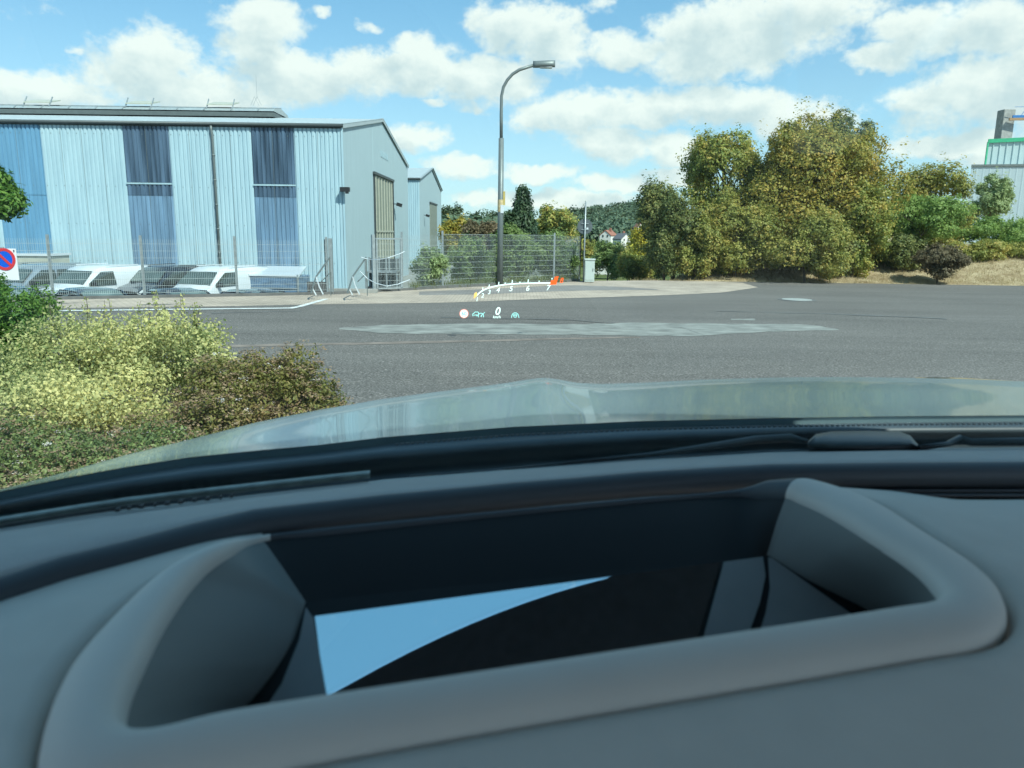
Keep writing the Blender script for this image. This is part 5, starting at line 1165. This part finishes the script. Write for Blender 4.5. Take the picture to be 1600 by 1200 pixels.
# ------------------------------------------------------------------ head-up display: virtual image floating ahead of the bonnet
HD = 13.0
hud = empty('head_up_display', at_d(790, 470, HD), 'projected head-up display with rev scale, speed zero and icons floating ahead of the bonnet', 'head-up display')
E = {'w': emis('hud_white', (.80,1,.95), 1.0), 'c': emis('hud_cyan', (.45,.95,.92), .75), 'r': emis('hud_red', (1,.13,.03), .95), 'y': emis('hud_amber', (1,.62,.2), .85), 'd': emis('hud_grey', (.15,.35,.42), .7), 'p': emis('hud_pink', (.9,.35,.3), .8)}
hud_inv = Matrix.Translation(-Vector(hud.location))
def HP(px, py, dd=0): return at_d(px, py, HD+dd) - Vector(hud.location)
def hpoly(name, polys, m_, dd=0, parent=None):
    m = MB()
    for P in polys: m.prism([HP(x, y, dd) for x, y in P], fw*.004)
    return m.build(name, m_, parent or hud)
def stroke(name, pts, wpx, m_, dd=0):
    polys = []
    for (x0,y0),(x1,y1) in zip(pts[:-1], pts[1:]):
        l = math.hypot(x1-x0, y1-y0) or 1; nx, ny = -(y1-y0)/l*wpx/2, (x1-x0)/l*wpx/2; polys.append([(x0+nx,y0+ny),(x1+nx,y1+ny),(x1-nx,y1-ny),(x0-nx,y0-ny)])
    return hpoly(name, polys, m_, dd)
arc = [(742,464),(747,459.5),(750,456.8),(754,454),(759,451.5),(764,449.8),(771,447.7),(779,446),(789,444.6),(800,443.6),(812,442.9),(825,442.5),(842,442.2),(860,442)]
stroke('rev_scale', arc, 1.9, E['w'])
for x, y, h in ((754,453.5,4.5),(764,449.5,5),(779,445.5,5),(789,444,2.5),(800,443,5.5),(812,442.5,2.5),(825,442,5.5),(842,442,3.5)): stroke('scale_mark', [(x,y),(x+.6,y-h)], 1.3, E['w'])
hpoly('red_zone', [[(859,445),(861,438),(865,438),(867,432.5),(873,431.5),(869,444.5)]], E['r'])
hpoly('red_zone_tick', [[(861.5,436.5),(863.5,436.5),(863,434),(862,434)]], E['w'], -.01)
hpoly('amber_marker', [[(740,467),(741,458.5),(744.5,456),(746,461),(744,463.5)]], E['y'], -.01)
def text(s, px, py, hpx, m_, shear=.22, name='numeral', bold=0, dd=0, sx_=1):
    cu = bpy.data.curves.new('t', 'FONT'); cu.body = s; cu.align_x = 'CENTER'; cu.align_y = 'CENTER'; cu.shear = shear; cu.offset = bold; cu.extrude = .002; cu.size = 1
    o = bpy.data.objects.new('t', cu); COL.objects.link(o); dg = bpy.context.evaluated_depsgraph_get(); me = bpy.data.meshes.new_from_object(o.evaluated_get(dg)); bpy.data.objects.remove(o)
    s_ = hpx*HD/FPX/.70; vs = np.array([v.co[:] for v in me.vertices]); c = HP(px, py, dd)
    ymid = (vs[:,1].max()+vs[:,1].min())/2
    for v in me.vertices: v.co = c + rt*(v.co.x*s_*sx_) + up*((v.co.y-ymid)*s_) - fw*v.co.z
    me.materials.append(m_); o = bpy.data.objects.new(name, me); COL.objects.link(o); o.parent = hud; return o
for s, x, y, h, c in (('1',745,467.5,6,'w'),('2',753.6,461.5,6.4,'w'),('3',764,456.3,6.6,'w'),('4',777.8,453,7.4,'w'),('5',798,451,7.8,'w'),('6',824,450.3,8,'w'),('7',856,449.6,8,'w'),('8',877,438,8,'r')):
    text(s, x, y, h, E[c], bold=.006)
text('0', 777, 486, 11.5, E['w'], bold=.02, sx_=.95); text('km/h', 776, 495.2, 4.2, E['w'], name='unit_text', bold=.012)
def circ(cx_, cy_, r, n=28, a0=0, a1=360): return [(cx_+r*math.cos(A(a0+(a1-a0)*k/n)), cy_+r*math.sin(A(a0+(a1-a0)*k/n))) for k in range(n if a1-a0 == 360 else n+1)]
hpoly('limit_rim', [circ(725,490,7.2)], E['p'], .02); hpoly('limit_disc', [circ(725,490,5.9)], E['w'], 0); text('60', 725, 490, 5.6, E['d'], shear=0, name='limit_text', dd=-.02, bold=.01)
stroke('car_icon', [(739,494),(738.5,490.5),(740.5,489.5),(742,487.5),(747,487.5),(748,489),(747,493),(744,493.5)], 1.1, E['c'])
stroke('car_icon', [(740,492.5),(746,491.8)], 1.0, E['c'])
stroke('cruise_icon', circ(751.5,493.5,4.2,14,150,390), 1.1, E['c']); stroke('cruise_icon', [(751.5,493),(757.5,488)], 1.0, E['c']); stroke('cruise_icon', [(751.5,495),(753,492)], 1.6, E['c'])
stroke('steering_icon', circ(805,494,5.3,14,180,360), 1.1, E['c']); stroke('steering_icon', [(799.7,494),(799,496.5)], 1.1, E['c']); stroke('steering_icon', [(810.3,494),(811,496.5)], 1.1, E['c'])
stroke('steering_icon', circ(805,493.3,2.6,12,0,359), .9, E['c']); stroke('steering_icon', [(801.5,491.5),(805,493.8),(808.5,491.5)], .9, E['c'])
